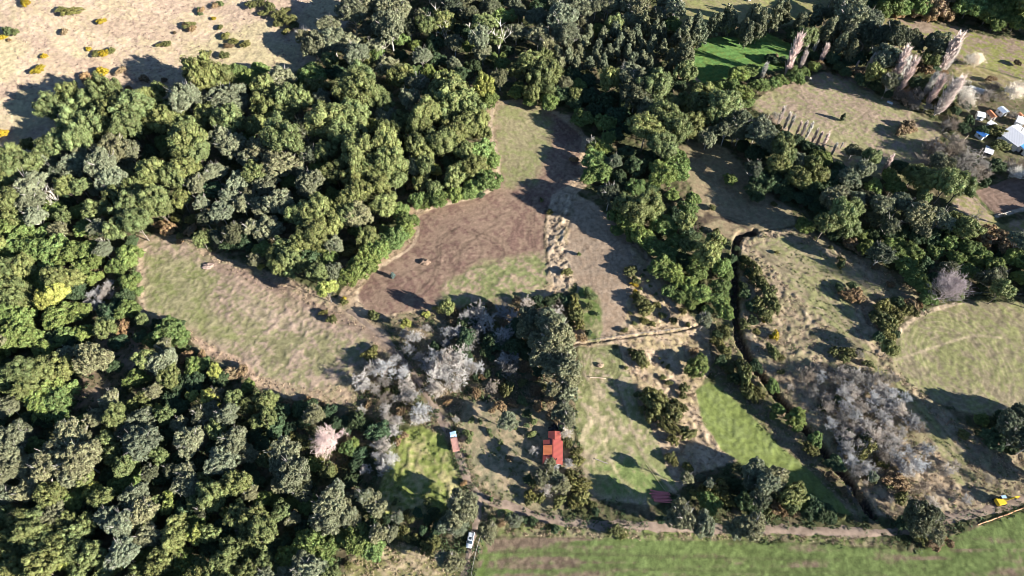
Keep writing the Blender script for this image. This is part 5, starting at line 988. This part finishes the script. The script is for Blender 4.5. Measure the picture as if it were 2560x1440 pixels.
# black-sheeted heap with a dish beside the house
x, y, z = at(1390, 1072)
t = thing('covered_heap', 'heap under a black plastic sheet beside the annex of the red house', 'heap', (x, y, z), 0.3)
bm = bmesh.new(); bmesh.ops.create_icosphere(bm, subdivisions=4, radius=1)
for v in bm.verts:
    n_ = float(vn(v.co.x*3+5, v.co.y*3+v.co.z*2, .7, 3)); v.co = Vector((v.co.x*2.3, v.co.y*2.0, v.co.z*1.1))*(.75+.5*n_)
part('sheet', bm, M_BLACK, t, True)
x, y, z = at(1402, 1068)
t = thing('water_tank', 'round grey open water tank beside the black-sheeted heap', 'tank', (x, y, z))
bm = bmesh.new(); cyl(bm, (0, 0, -.2), (0, 0, 1.5), 1.15, 28); part('wall', bm, M_GREYS, t, False)
bm = bmesh.new(); cyl(bm, (0, 0, 1.5), (0, 0, 1.62), 1.22, 28); part('rim', bm, M_STEEL, t)
bm = bmesh.new(); cyl(bm, (0, 0, 1.62), (0, 0, 1.66), 1.05, 28); part('lid', bm, M_DARK, t)

# vehicles --------------------------------------------------------------
def wheel(root, c, r, w, hub=M_STEEL):
    bm = bmesh.new(); cyl(bm, (c[0]-w/2, c[1], c[2]), (c[0]+w/2, c[1], c[2]), r, 20); o = part('wheel', bm, M_TYRE, root)
    bm = bmesh.new(); cyl(bm, (c[0]-w/2-.015, c[1], c[2]), (c[0]+w/2+.015, c[1], c[2]), r*.55, 14); part('rim', bm, hub, o)
def loft(bm, secs):
    """sections across X at stations along Y: (y, [(x, z) ...half outline, from sill to roof])"""
    rings = []
    for y, half in secs:
        pts = [(-x, y, z) for x, z in half]+[(x, y, z) for x, z in reversed(half)]
        rings.append([bm.verts.new(p) for p in pts])
    n = len(rings[0])
    for a, b in zip(rings[:-1], rings[1:]):
        for i in range(n): bm.faces.new((a[i], a[(i+1) % n], b[(i+1) % n], b[i]))
    bm.faces.new(rings[0]); bm.faces.new(rings[-1][::-1])
x, y, z = at(1176, 1351)
car = thing('parked_car', 'silver estate car parked on the dirt lane beside the crop field', 'car', (x, y, z+.12), math.radians(-10))
bm = bmesh.new(); B = lambda w, z0, z1: [(w*.93, z0), (w, z0+.25), (w, z1-.12), (w*.9, z1)]
loft(bm, [(-2.38, B(.68, .4, .72)), (-2.2, B(.86, .3, .86)), (-1.2, B(.92, .25, 1.0)), (0.2, B(.92, .25, 1.02)), (1.9, B(.92, .25, 1.04)), (2.3, B(.86, .3, .98)), (2.4, B(.75, .4, .85))])
part('body', bm, M_SILVER, car, True)
bm = bmesh.new(); Cb = lambda w, zt: [(w+.12, 1.0), (w+.05, 1.0+(zt-1.0)*.6), (w*.93, zt)]
loft(bm, [(-1.25, Cb(.72, 1.02)), (-.45, Cb(.68, 1.55)), (.6, Cb(.68, 1.62)), (1.75, Cb(.67, 1.58)), (2.3, Cb(.68, 1.03))])
part('cabin', bm, M_GLASS, car, True)
bm = bmesh.new(); loft(bm, [(-.5, [(.6, 1.56), (.58, 1.6)]), (.1, [(.64, 1.60), (.60, 1.66)]), (.6, [(.64, 1.63), (.60, 1.68)]), (1.85, [(.62, 1.58), (.58, 1.63)])]); part('roof', bm, M_SILVER, car)
bm = bmesh.new(); bx(bm, (0, .15, 1.69), (.8, .75, .03), 0, .01); part('sunroof', bm, M_GLASS, car)
for s in (-1, 1):
    bm = bmesh.new(); bx(bm, (s*.62, .8, 1.7), (.04, 1.9, .05)); part('roof_rail', bm, M_STEEL, car)
    bm = bmesh.new(); bx(bm, (s*1.02, -.75, 1.08), (.18, .12, .14), 0, .02); part('mirror', bm, M_SILVER, car)
    bm = bmesh.new(); bx(bm, (s*.66, -2.3, .72), (.34, .14, .16), 0, .02); part('headlight', bm, M_WPAINT, car)
    bm = bmesh.new(); bx(bm, (s*.76, 2.36, .82), (.18, .08, .3), 0, .02); part('tail_light', bm, M_RED, car)
    for yy in (-1.5, 1.45): wheel(car, (s*.84, yy, .33), .33, .22)

x, y, z = at(1137, 1108)
tr = thing('lorry', 'small lorry with pale blue cab and pinkish load on the dirt track', 'truck', (x, y, z+.12), math.radians(14))
bm = bmesh.new(); bx(bm, (0, -.2, .75), (.8, 6.6, .22)); part('chassis', bm, M_STEEL, tr)
bm = bmesh.new(); Cs = lambda w, z0, zt: [(w, z0), (w, z0+.9), (w*.96, zt-.15), (w*.85, zt)]
loft(bm, [(1.75, Cs(1.02, .6, 2.3)), (2.0, Cs(1.05, .55, 2.4)), (3.0, Cs(1.05, .55, 2.36)), (3.3, Cs(1.03, .55, 1.65)), (3.45, Cs(.98, .6, 1.4))]); part('cab', bm, M_CAB, tr)
bm = bmesh.new(); bx(bm, (0, 3.2, 1.85), (1.75, .06, .62), 0, 0, math.radians(-24)); part('windscreen', bm, M_GLASS, tr)
for s in (-1, 1):
    bm = bmesh.new(); bx(bm, (s*1.06, 2.5, 1.75), (.03, .8, .55)); part('side_window', bm, M_GLASS, tr)
    bm = bmesh.new(); bx(bm, (s*.75, 3.48, .95), (.3, .08, .2), 0, .02); part('headlight', bm, M_WPAINT, tr)
    bm = bmesh.new(); bx(bm, (s*1.05, -.9, 1.32), (.05, 4.6, .45)); part('side_board', bm, M_LOAD, tr)
    for yy in (2.6, -2.2): wheel(tr, (s*.9, yy, .45), .45, .26)
bm = bmesh.new(); bx(bm, (0, -.9, 1.0), (2.05, 4.7, .14)); part('load_bed', bm, M_LOAD, tr)
ld = thing('timber_load', 'pinkish sawn boards loaded on the bed of the small lorry', 'timber', (x, y, z+.12), math.radians(14))
bm = bmesh.new(); r_ = random.Random(3)
for k in range(4):
    for j in range(7): bx(bm, (-.84+j*.28+r_.uniform(-.03, .03), -.9+r_.uniform(-.25, .2), 1.12+k*.1), (.25, 4.2, .08), r_.uniform(-.02, .02))
part('boards', bm, M_LOAD, ld)

x, y, z = at(2496, 1256)
ex = thing('excavator', 'yellow tracked excavator with blue-grey cab, arm reaching right along the dirt track', 'excavator', (x, y, z+.1), math.radians(12))
for s in (-1, 1):
    bm = bmesh.new(); bx(bm, (0, s*1.0, .42), (3.6, .5, .8), 0, .22); part('track', bm, M_TYRE, ex)
bm = bmesh.new(); bx(bm, (0, 0, .7), (2.2, 1.5, .4), 0, .05); part('undercarriage', bm, M_STEEL, ex)
bm = bmesh.new(); bx(bm, (-.5, -.25, 1.5), (3.0, 1.9, 1.0), 0, .12); bx(bm, (-1.5, -.2, 1.65), (.9, 2.2, 1.2), 0, .2); part('body', bm, M_YEL, ex)
bm = bmesh.new(); bx(bm, (.45, .75, 1.95), (1.6, .9, 1.7), 0, .1); cab = part('cab', bm, M_GLASS, ex)
bm = bmesh.new(); bx(bm, (.45, .75, 2.83), (1.5, .85, .08), 0, .02); part('cab_roof', bm, M_CAB, cab)
bm = bmesh.new(); bx(bm, (2.1, -.2, 2.7), (2.6, .38, .48), 0, .05, 0, math.radians(-38)); bx(bm, (4.0, -.2, 3.2), (2.2, .34, .42), 0, .05, 0, math.radians(20)); part('boom', bm, M_YEL, ex)
bm = bmesh.new(); bx(bm, (5.2, -.2, 1.9), (.32, .3, 2.7), 0, .05, 0, math.radians(-12)); part('stick', bm, M_YEL, ex)
bm = bmesh.new(); cyl(bm, (1.2, -.2, 1.9), (3.0, -.2, 3.0), .09, 8); part('hydraulic_ram', bm, M_STEEL, ex)
bm = bmesh.new(); bx(bm, (5.3, -.2, .55), (.8, .9, .7), 0, .15, 0, .5)
for k in range(4): bx(bm, (5.75, -.5+k*.2, .25), (.25, .07, .07))
part('bucket', bm, M_STEEL, ex)

# red planks beside the right-hand wood
x, y, z = at(1652, 1243); rp = random.Random(4)
for k in range(24):
    v = k/23; yy = 1.75-3.4*v; back = 0.9*v
    lay = 0.10+0.09*(k % 3)+ .04
    o = bpy.data.objects.new('plank', None)
    bm = bmesh.new(); L_ = rp.uniform(4.6, 6.0)
    bx(bm, (0, 0, 0), (L_, .2, .05), 0, .008)
    me = bpy.data.meshes.new('plank'); bm.to_mesh(me); bm.free(); me.materials.append(M_PLANK)
    o = link('plank', me); o.location = (x-.4+back+rp.uniform(-.5, .4), y+yy, z+lay+.12); o.rotation_euler = (0, rp.uniform(-.01, .01), rp.uniform(-.10, .05)+(0.0 if k > 3 else rp.uniform(-.15, .15)))
    o['label'] = ordinal(k) + ' red plank from the upper edge of the loose pile'; o['category'] = 'plank'; o['group'] = 'red planks in the pile below the low field'

# farm buildings at the upper right
def hut(name, label, px, py, L, Wd, hw, hr, rz, rm, wm=M_WPAINT, door=True):
    x, y, z = at(px, py, hw*.8); t = thing(name, label, 'house' if L > 8 else 'shed', (x, y, z), math.radians(rz)); gable(t, L, Wd, hw, hr, rm, wm, ov=.25)
    if door:
        bm = bmesh.new(); bx(bm, (0, -L/2-.03, .95), (.8, .06, 1.9)); part('door', bm, M_DARK, t)
        bm = bmesh.new(); bx(bm, (-Wd/2-.03, 0, 1.4), (.06, .8, .7)); part('window', bm, M_GLASS, t)
    return t
hut('shed', 'pale blue-white roofed shed behind the orange shed, in the farmyard', 2507, 277, 3.4, 3.2, 2.3, 2.8, 20, M_PALEBLUE)
hut('shed', 'small shed with a rusty orange roof in the farmyard', 2478, 287, 4.2, 2.4, 2.0, 2.5, 12, M_RUST, M_WOODG)
hut('shed', 'white shed with red-brown streaks, leftmost in the farmyard', 2452, 288, 3.0, 3.4, 2.1, 2.6, 70, M_WHITE)
hut('shed', 'square white box shed left of the farmhouse', 2479, 311, 2.8, 2.8, 2.0, 2.3, 35, M_WHITE)
hut('shed', 'small shed with a deep blue roof among dark bushes', 2455, 335, 3.6, 3.2, 2.1, 2.7, 30, M_BLUE)
hut('shed', 'low whitish shed with patched roof below the farmhouse', 2472, 377, 3.0, 4.4, 1.8, 2.2, 60, M_WHITE, M_WOODG)
hut('shed', 'tiny white shed right behind the farmhouse', 2551, 302, 3.0, 4.5, 2.3, 2.9, 55, M_WHITE)
hut('shed', 'little white-and-rust hut at the right edge of the farmyard', 2550, 288, 1.6, 1.8, 1.7, 2.0, 15, M_RUST)
x, y, z = at(2544, 341, 2.5)
fh = thing('farmhouse', 'large white farmhouse with white upper roof and bright blue lower roof at the right edge', 'house', (x, y, z), math.radians(28))
gable(fh, 9.0, 11.5, 3.0, 4.6, M_WHITE, M_WPAINT, ov=.4)
bm = bmesh.new(); bx(bm, (1.0, -6.6, 1.2), (10.5, 4.2, 2.6)); part('veranda_wall', bm, M_WPAINT, fh)
bm = bmesh.new(); bx(bm, (1.0, -6.9, 2.85), (11.5, 5.2, .09), 0, 0, math.radians(9)); part('veranda_roof', bm, M_BLUE, fh, label='bright blue sloping sheet roof')
bm = bmesh.new(); cyl(bm, (2, 1, 4), (2, 1, 5.6), .22); part('chimney', bm, M_STEEL, fh)
for k in range(3):
    bm = bmesh.new(); bx(bm, (-3+3*k, -8.73, 1.4), (1.1, .06, .9)); part('window', bm, M_GLASS, fh)
bm = bmesh.new(); bx(bm, (-4.28, -6.4, 1.0), (.06, .9, 2.0)); part('door', bm, M_DARK, fh)
# greenhouse tunnels
x, y, z = at(2444, 226, .5)
gh = thing('greenhouse', 'long pale film-covered greenhouse tunnel beside the garden field', 'greenhouse', (x, y, z), math.radians(-28))
bm = bmesh.new(); N_ = 10; rings = []
for xx in (-3.6, 3.6): rings.append([bm.verts.new((xx, -1.5*math.cos(math.pi*i/N_), 1.9*math.sin(math.pi*i/N_)-.1)) for i in range(N_+1)])
for i in range(N_): bm.faces.new((rings[0][i], rings[1][i], rings[1][i+1], rings[0][i+1]))
bm.faces.new(rings[0][::-1]); bm.faces.new(rings[1]); part('film', bm, M_GH, gh, False)
bm = bmesh.new(); bx(bm, (3.63, 0, .8), (.05, .9, 1.6)); part('door', bm, M_DARK, gh)
x, y, z = at(2409, 203, .5)
gh = thing('tunnel_frame', 'uncovered row of pale hoops left of the greenhouse tunnel', 'frame', (x, y, z), math.radians(-28))
for k in range(7):
    bm = bmesh.new(); pts = [(-3.0+k, -1.3*math.cos(math.pi*i/8), 1.5*math.sin(math.pi*i/8)) for i in range(9)]
    for a, b in zip(pts[:-1], pts[1:]): cyl(bm, a, b, .09, 5)
    part('hoop', bm, M_WPAINT, gh)
# pasture trough, white objects, tank
def trough(px, py, label, rz, mat=M_WPAINT, L=2.6):
    x, y, z = at(px, py); t = thing('water_trough', label, 'trough', (x, y, z), math.radians(rz))
    bm = bmesh.new()
    bx(bm, (0, 0, .12), (L, .8, .14)); bx(bm, (0, .38, .4), (L, .06, .5)); bx(bm, (0, -.38, .4), (L, .06, .5)); bx(bm, (L/2-.03, 0, .4), (.06, .7, .5)); bx(bm, (-L/2+.03, 0, .4), (.06, .7, .5)); part('basin', bm, mat, t)
    bm = bmesh.new(); bx(bm, (0, 0, .5), (L-.14, .68, .02)); part('water', bm, M_CAB, t)
trough(2224, 258, 'pale blue trough in the shadow at the pasture\'s far side', -40)
trough(2252, 474, 'long pale trough showing between trees below the pasture', 5, M_WPAINT, 4.0)
x, y, z = at(1731, 1303)
t = thing('plastic_tank', 'small white and blue plastic tank between the trees below the red planks', 'tank', (x, y, z+.1), .4)
bm = bmesh.new(); bx(bm, (0, 0, .55), (1.0, 1.2, 1.0), 0, .12); part('body', bm, M_WPAINT, t)
bm = bmesh.new(); cyl(bm, (0, 0, 1.05), (0, 0, 1.18), .22, 14); part('cap', bm, M_BLUE, t)
x, y, z = at(2450, 302)
t = thing('gas_tank', 'small white rounded gas tank below the streaked white shed', 'tank', (x, y, z), .4)
bm = bmesh.new(); cyl(bm, (-.6, 0, .7), (.6, 0, .7), .45, 14); bx(bm, (-.4, 0, .15), (.1, .6, .3)); bx(bm, (.4, 0, .15), (.1, .6, .3)); part('body', bm, M_WPAINT, t)
# sheep grazing in the top field
def sheep_mesh():
    bm = bmesh.new(); segs = []
    me = bpy.data.meshes.new('sheep')
    V = [(0, .45, .72), (0, .1, .74), (0, -.4, .72), (0, .62, .62), (0, .78, .36), (.12, .38, .4), (.12, .38, .02), (-.12, .38, .4), (-.12, .38, .02), (.12, -.36, .4), (.12, -.42, .02), (-.12, -.36, .4), (-.12, -.42, .02)]
    E = [(0, 1), (1, 2), (0, 3), (3, 4), (0, 5), (5, 6), (0, 7), (7, 8), (2, 9), (9, 10), (2, 11), (11, 12)]
    me.from_pydata(V, E, []); o = bpy.data.objects.new('sheep', me); COL.objects.link(o)
    sk = o.modifiers.new('s', 'SKIN'); R_ = [.27, .3, .26, .13, .08, .09, .04, .09, .04, .1, .04, .1, .04]
    for i, r in enumerate(R_): me.skin_vertices[0].data[i].radius = (r, r)
    me.skin_vertices[0].data[1].use_root = True
    o.modifiers.new('u', 'SUBSURF').levels = 1
    bpy.context.view_layer.update(); dg = bpy.context.evaluated_depsgraph_get()
    m2 = bpy.data.meshes.new_from_object(o.evaluated_get(dg)); bpy.data.objects.remove(o); m2.materials.clear(); m2.materials.append(M_SHEEP); return m2
SH = sheep_mesh()
for i, (px, py, l) in enumerate([(1822, 16, 'white sheep standing alone in the upper middle of the top field'), (1874, 4, 'white sheep grazing at the very top edge of the picture'), (1898, 36, 'white sheep grazing at the tree shadow\'s edge in the top field'), (1836, 38, 'white sheep grazing just behind the planted tree row'), (2026, 201, 'pale sheep lying in the shaded far corner of the poplar pasture')]):
    x, y, z = at(px, py); o = link('sheep', SH); o.location = (x, y, z); o.scale = (1.5,)*3; o.rotation_euler = (0, 0, i*1.9); o['label'] = l; o['category'] = 'sheep'; o['group'] = 'sheep in the upper fields'
# logs, pole, pipe
def pole(name, label, cat, a, b, r, mat, za=.25, zb=.25):
    p = at(*a); q = at(*b); p = Vector((p[0], p[1], p[2]+za)); q = Vector((q[0], q[1], q[2]+zb))
    n = 8; bm = bmesh.new(); rr = random.Random(int(a[0])); pts = [p.lerp(q, i/n)+Vector((rr.uniform(-.06, .06), rr.uniform(-.06, .06), 0)) for i in range(n+1)]
    pts[0] = p; pts[-1] = q
    for i in range(n): pts[i].z = max(pts[i].z, float(base_h(pts[i].x, pts[i].y))+za*.8)
    for c, d in zip(pts[:-1], pts[1:]): cyl(bm, c-(0*c), d, r, 8)
    me = bpy.data.meshes.new(name); bm.to_mesh(me); bm.free(); me.materials.append(mat); o = link(name, me); o['label'] = label; o['category'] = cat
pole('pipe', 'long pale orange pipe lying beside the dirt track at the lower right', 'pipe', (2443, 1313), (2530, 1282), .13, M_ORANGEP, .35, .35)
pole('pipe', 'second length of orange pipe running to the right edge of the picture', 'pipe', (2534, 1279), (2600, 1256), .13, M_ORANGEP, .35, .35)
pole('fallen_log', 'pale straight log lying in the low green field', 'log', (1474, 944), (1515, 947), .16, M_WOOD)
pole('fallen_log', 'short dark log lying among tyre marks low in the low field', 'log', (1488, 1148), (1520, 1160), .16, M_WOODG)
pole('fallen_pole', 'bright leaning pole beside the farmyard\'s dark bushes', 'pole', (2400, 362), (2413, 350), .14, M_WOOD, .2, 3.0)
pole('fallen_log', 'pale log along the right slope\'s grass track', 'log', (2040, 770), (2058, 776), .15, M_WOOD)
pole('hose', 'thin pale line of hose running down to the red planks', 'hose', (1615, 1160), (1685, 1258), .05, M_WOOD, .15, .15)
# post and wire fences
def fence(label, pts, step=3.0, h=1.2, mat=M_WOODG, rails=2, kr=.03, pr=.07):
    L = [at(*p) for p in pts]; root = thing('fence', label, 'fence', L[0])
    o0 = Vector(L[0]); posts = []
    for a, b in zip(L[:-1], L[1:]):
        d = math.hypot(b[0]-a[0], b[1]-a[1]); n = max(1, int(d/step))
        for i in range(n): posts.append(Vector((a[0]+(b[0]-a[0])*i/n, a[1]+(b[1]-a[1])*i/n, 0)))
    posts.append(Vector((L[-1][0], L[-1][1], 0)))
    for p in posts: p.z = float(base_h(p.x, p.y))
    posts = posts[:99]
    bm = bmesh.new(); cyl(bm, (0, 0, -.3), (0, 0, h), pr, 6); me = bpy.data.meshes.new('post'); bm.to_mesh(me); bm.free(); me.materials.append(mat)
    for p in posts:
        o = link('post', me, root); o.location = p-o0
    bm = bmesh.new()
    for a, b in zip(posts[:-1], posts[1:]):
        for k in range(rails):
            zz = Vector((0, 0, h*(.9-.4*k))); cyl(bm, a-o0+zz, b-o0+zz, kr, 4)
    part('wire', bm, M_STEEL if kr < .05 else mat, root)
fence('white-railed fence along the lane between parked car and crop field', [(1204, 1333), (1198, 1352), (1188, 1388), (1177, 1445)], 2.2, 1.0, M_WPAINT, 2, .035, .06)
fence('post fence along the pasture\'s upper left side', [(1876, 258), (1900, 282), (1938, 312)], 2.5, 1.3)
fence('post fence on the right edge of the brown garden plot', [(2434, 480), (2462, 512), (2492, 541), (2560, 523)], 3, 1.2, M_WOOD)
fence('post fence between the top right fields', [(2330, 138), (2420, 158), (2500, 180), (2560, 198)], 4, 1.2)
#fence('post fence crossing the slope beside the ditch fork', [(1862, 590), (1900, 583), (1945, 577), (1985, 570)], 3, 1.1, M_WOODG)
fence('post fence following the thin ditch across the sunny bank', [(1440, 858), (1530, 845), (1620, 833), (1700, 824)], 3.5, 1.1, M_WOODG)
fence('post fence along the round field\'s upper edge', [(2390, 742), (2450, 734), (2520, 736), (2575, 741)], 3.5, 1.2)

# single plants that stand out
def special(kind, px, py, rpx, label):
    t = put(kind, px, py, rpx)
    for k in list(reg):
        reg[k] = [e for e in reg[k] if e[2] is not t]
    t['label'] = label
    if 'group' in t: del t['group']
    return t
def tall_bare(name, label, ax, ay, h, R, color, seed, counts=(9, 5, 4, 4, 3), lean=(0, 0)):
    x, y, z = at(ax, ay); br, tr_ = branchy("branches", seed, h, R, list(counts), .3, M_TWIG, tw=.035, clear=.12)
    t = thing(name, label, 'tree', (x, y, z)); t.rotation_euler = (lean[0], lean[1], 0.4)
    o = link('branches', br, t); o.color = (*color, 1); link('trunk', tube_mesh('trunk', tr_, M_PALEBARK, 6), t)
tall_bare('bare_tree', 'pink-grey leafless fan-shaped tree bright against the dark lower wood', 842, 1106, 11.0, 5.6, (0.72, 0.56, 0.52), 501, lean=(math.radians(14), math.radians(-34)))
tall_bare('bare_tree', 'big lilac-grey leafless tree with a dense crown above the round field', 2345, 752, 17.0, 6.6, (0.37, 0.31, 0.31), 502)
# dead snags in the dark wood and pale dead trees
def snag(px, py, h, label, seed):
    x, y, z = at(px, py); t = thing('dead_tree', label, 'tree', (x, y, z), seed*1.3); s = h/8
    o = link('branches', DEADM[seed % 2], t); o.scale = (s,)*3; o.color = (.62, .58, .5, 1); o = link('trunk', DTR[seed % 2], t); o.scale = (s,)*3
snag(1114, 107, 13, 'white forked dead snag standing in the dark top wood', 0)
snag(960, 145, 14, 'tall thin dead tree with pale limbs left of the forked snag', 1)
snag(1092, 90, 18, 'tallest slender bare trunk in the dark top wood', 1)
snag(1248, 134, 19, 'tall slim pale-trunked dead tree right of the snags', 1)
snag(1208, 82, 9, 'small spiky dead stem between the tall pale trees', 0)
snag(1510, 47, 7, 'short white split stump in the upper plantation gap', 0)
snag(160, 530, 14, 'white dead tree with forked limbs at the left wood edge', 0)
snag(270, 625, 8, 'fallen-looking pale dead tree by the left field corner', 0)
snag(2420, 560, 9, 'slim dead tree in the belt above the round field', 1)
snag(1475, 380, 9, 'small grey dead tree on the middle field right border', 0)
# soil heaps and lone small bushes in the fields
def heap(px, py, r, h, label, mat, seed):
    x, y, z = at(px, py); bm = bmesh.new(); bmesh.ops.create_icosphere(bm, subdivisions=4, radius=1)
    for v in bm.verts:
        n_ = float(fbm(v.co.x*2+seed*3, v.co.y*2+v.co.z, .8, seed, 3)); v.co = Vector((v.co.x*r*1.25, v.co.y*r*.8, v.co.z*h))*(.55+.9*n_)
    me = bpy.data.meshes.new('soil_heap'); bm.to_mesh(me); bm.free(); me.materials.append(mat); me.shade_smooth()
    o = link('soil_heap', me); o.location = (x, y, z); o['label'] = label; o['category'] = 'heap'
heap(1062, 656, 1.7, 1.1, 'dark earth heap with a stump in the brown middle field', plain('heap_soil', (.2, .14, .1), 1, 0, .4), 1)
heap(1501, 914, 1.0, .8, 'small stump heap in the middle of the low field rings', plain('heap_wood', (.3, .22, .15), 1, 0, .4), 2)
heap(520, 665, 1.8, .7, 'pinkish earth heap at the top of the left field', plain('heap_pink', (.3, .22, .18), 1, 0, .4), 3)
def conifer(px, py, h, label, col, seed):
    x, y, z = at(px, py); t = thing('conifer', label, 'tree', (x, y, z))
    me = crown_mesh('crown', seed, h*.25, 1.9, 60, h*.07, 26, .16, 1, .1, conic=.75, zmin=-.9); o = link('crown', me, t); o.location = (0, 0, h*.5); o.color = (*col, 1)
    bm = bmesh.new(); cyl(bm, (0, 0, -.2), (0, 0, h*.5), h*.02, 6); part('trunk', bm, M_BARK, t)
conifer(983, 694, 3.2, 'lone small blue-green conifer on the brown field\'s left edge', (.11, .15, .13), 901)
conifer(2098, 670, 4.3, 'lone dark upright conifer on the right slope', (.06, .085, .035), 902)
conifer(2104, 302, 4.0, 'lone dark bush-like tree beside the pasture path', (.06, .075, .035), 903)
conifer(1446, 637, 1.6, 'tiny green conifer alone on the ploughed lobe', (.11, .13, .04), 904)
conifer(1228, 1190+60, 0.001+2.2, 'small green conifer between the lane and the crop field', (.09, .12, .04), 905)
scene.cycles.max_bounces = 4; scene.cycles.diffuse_bounces = 2; scene.cycles.transparent_max_bounces = 4
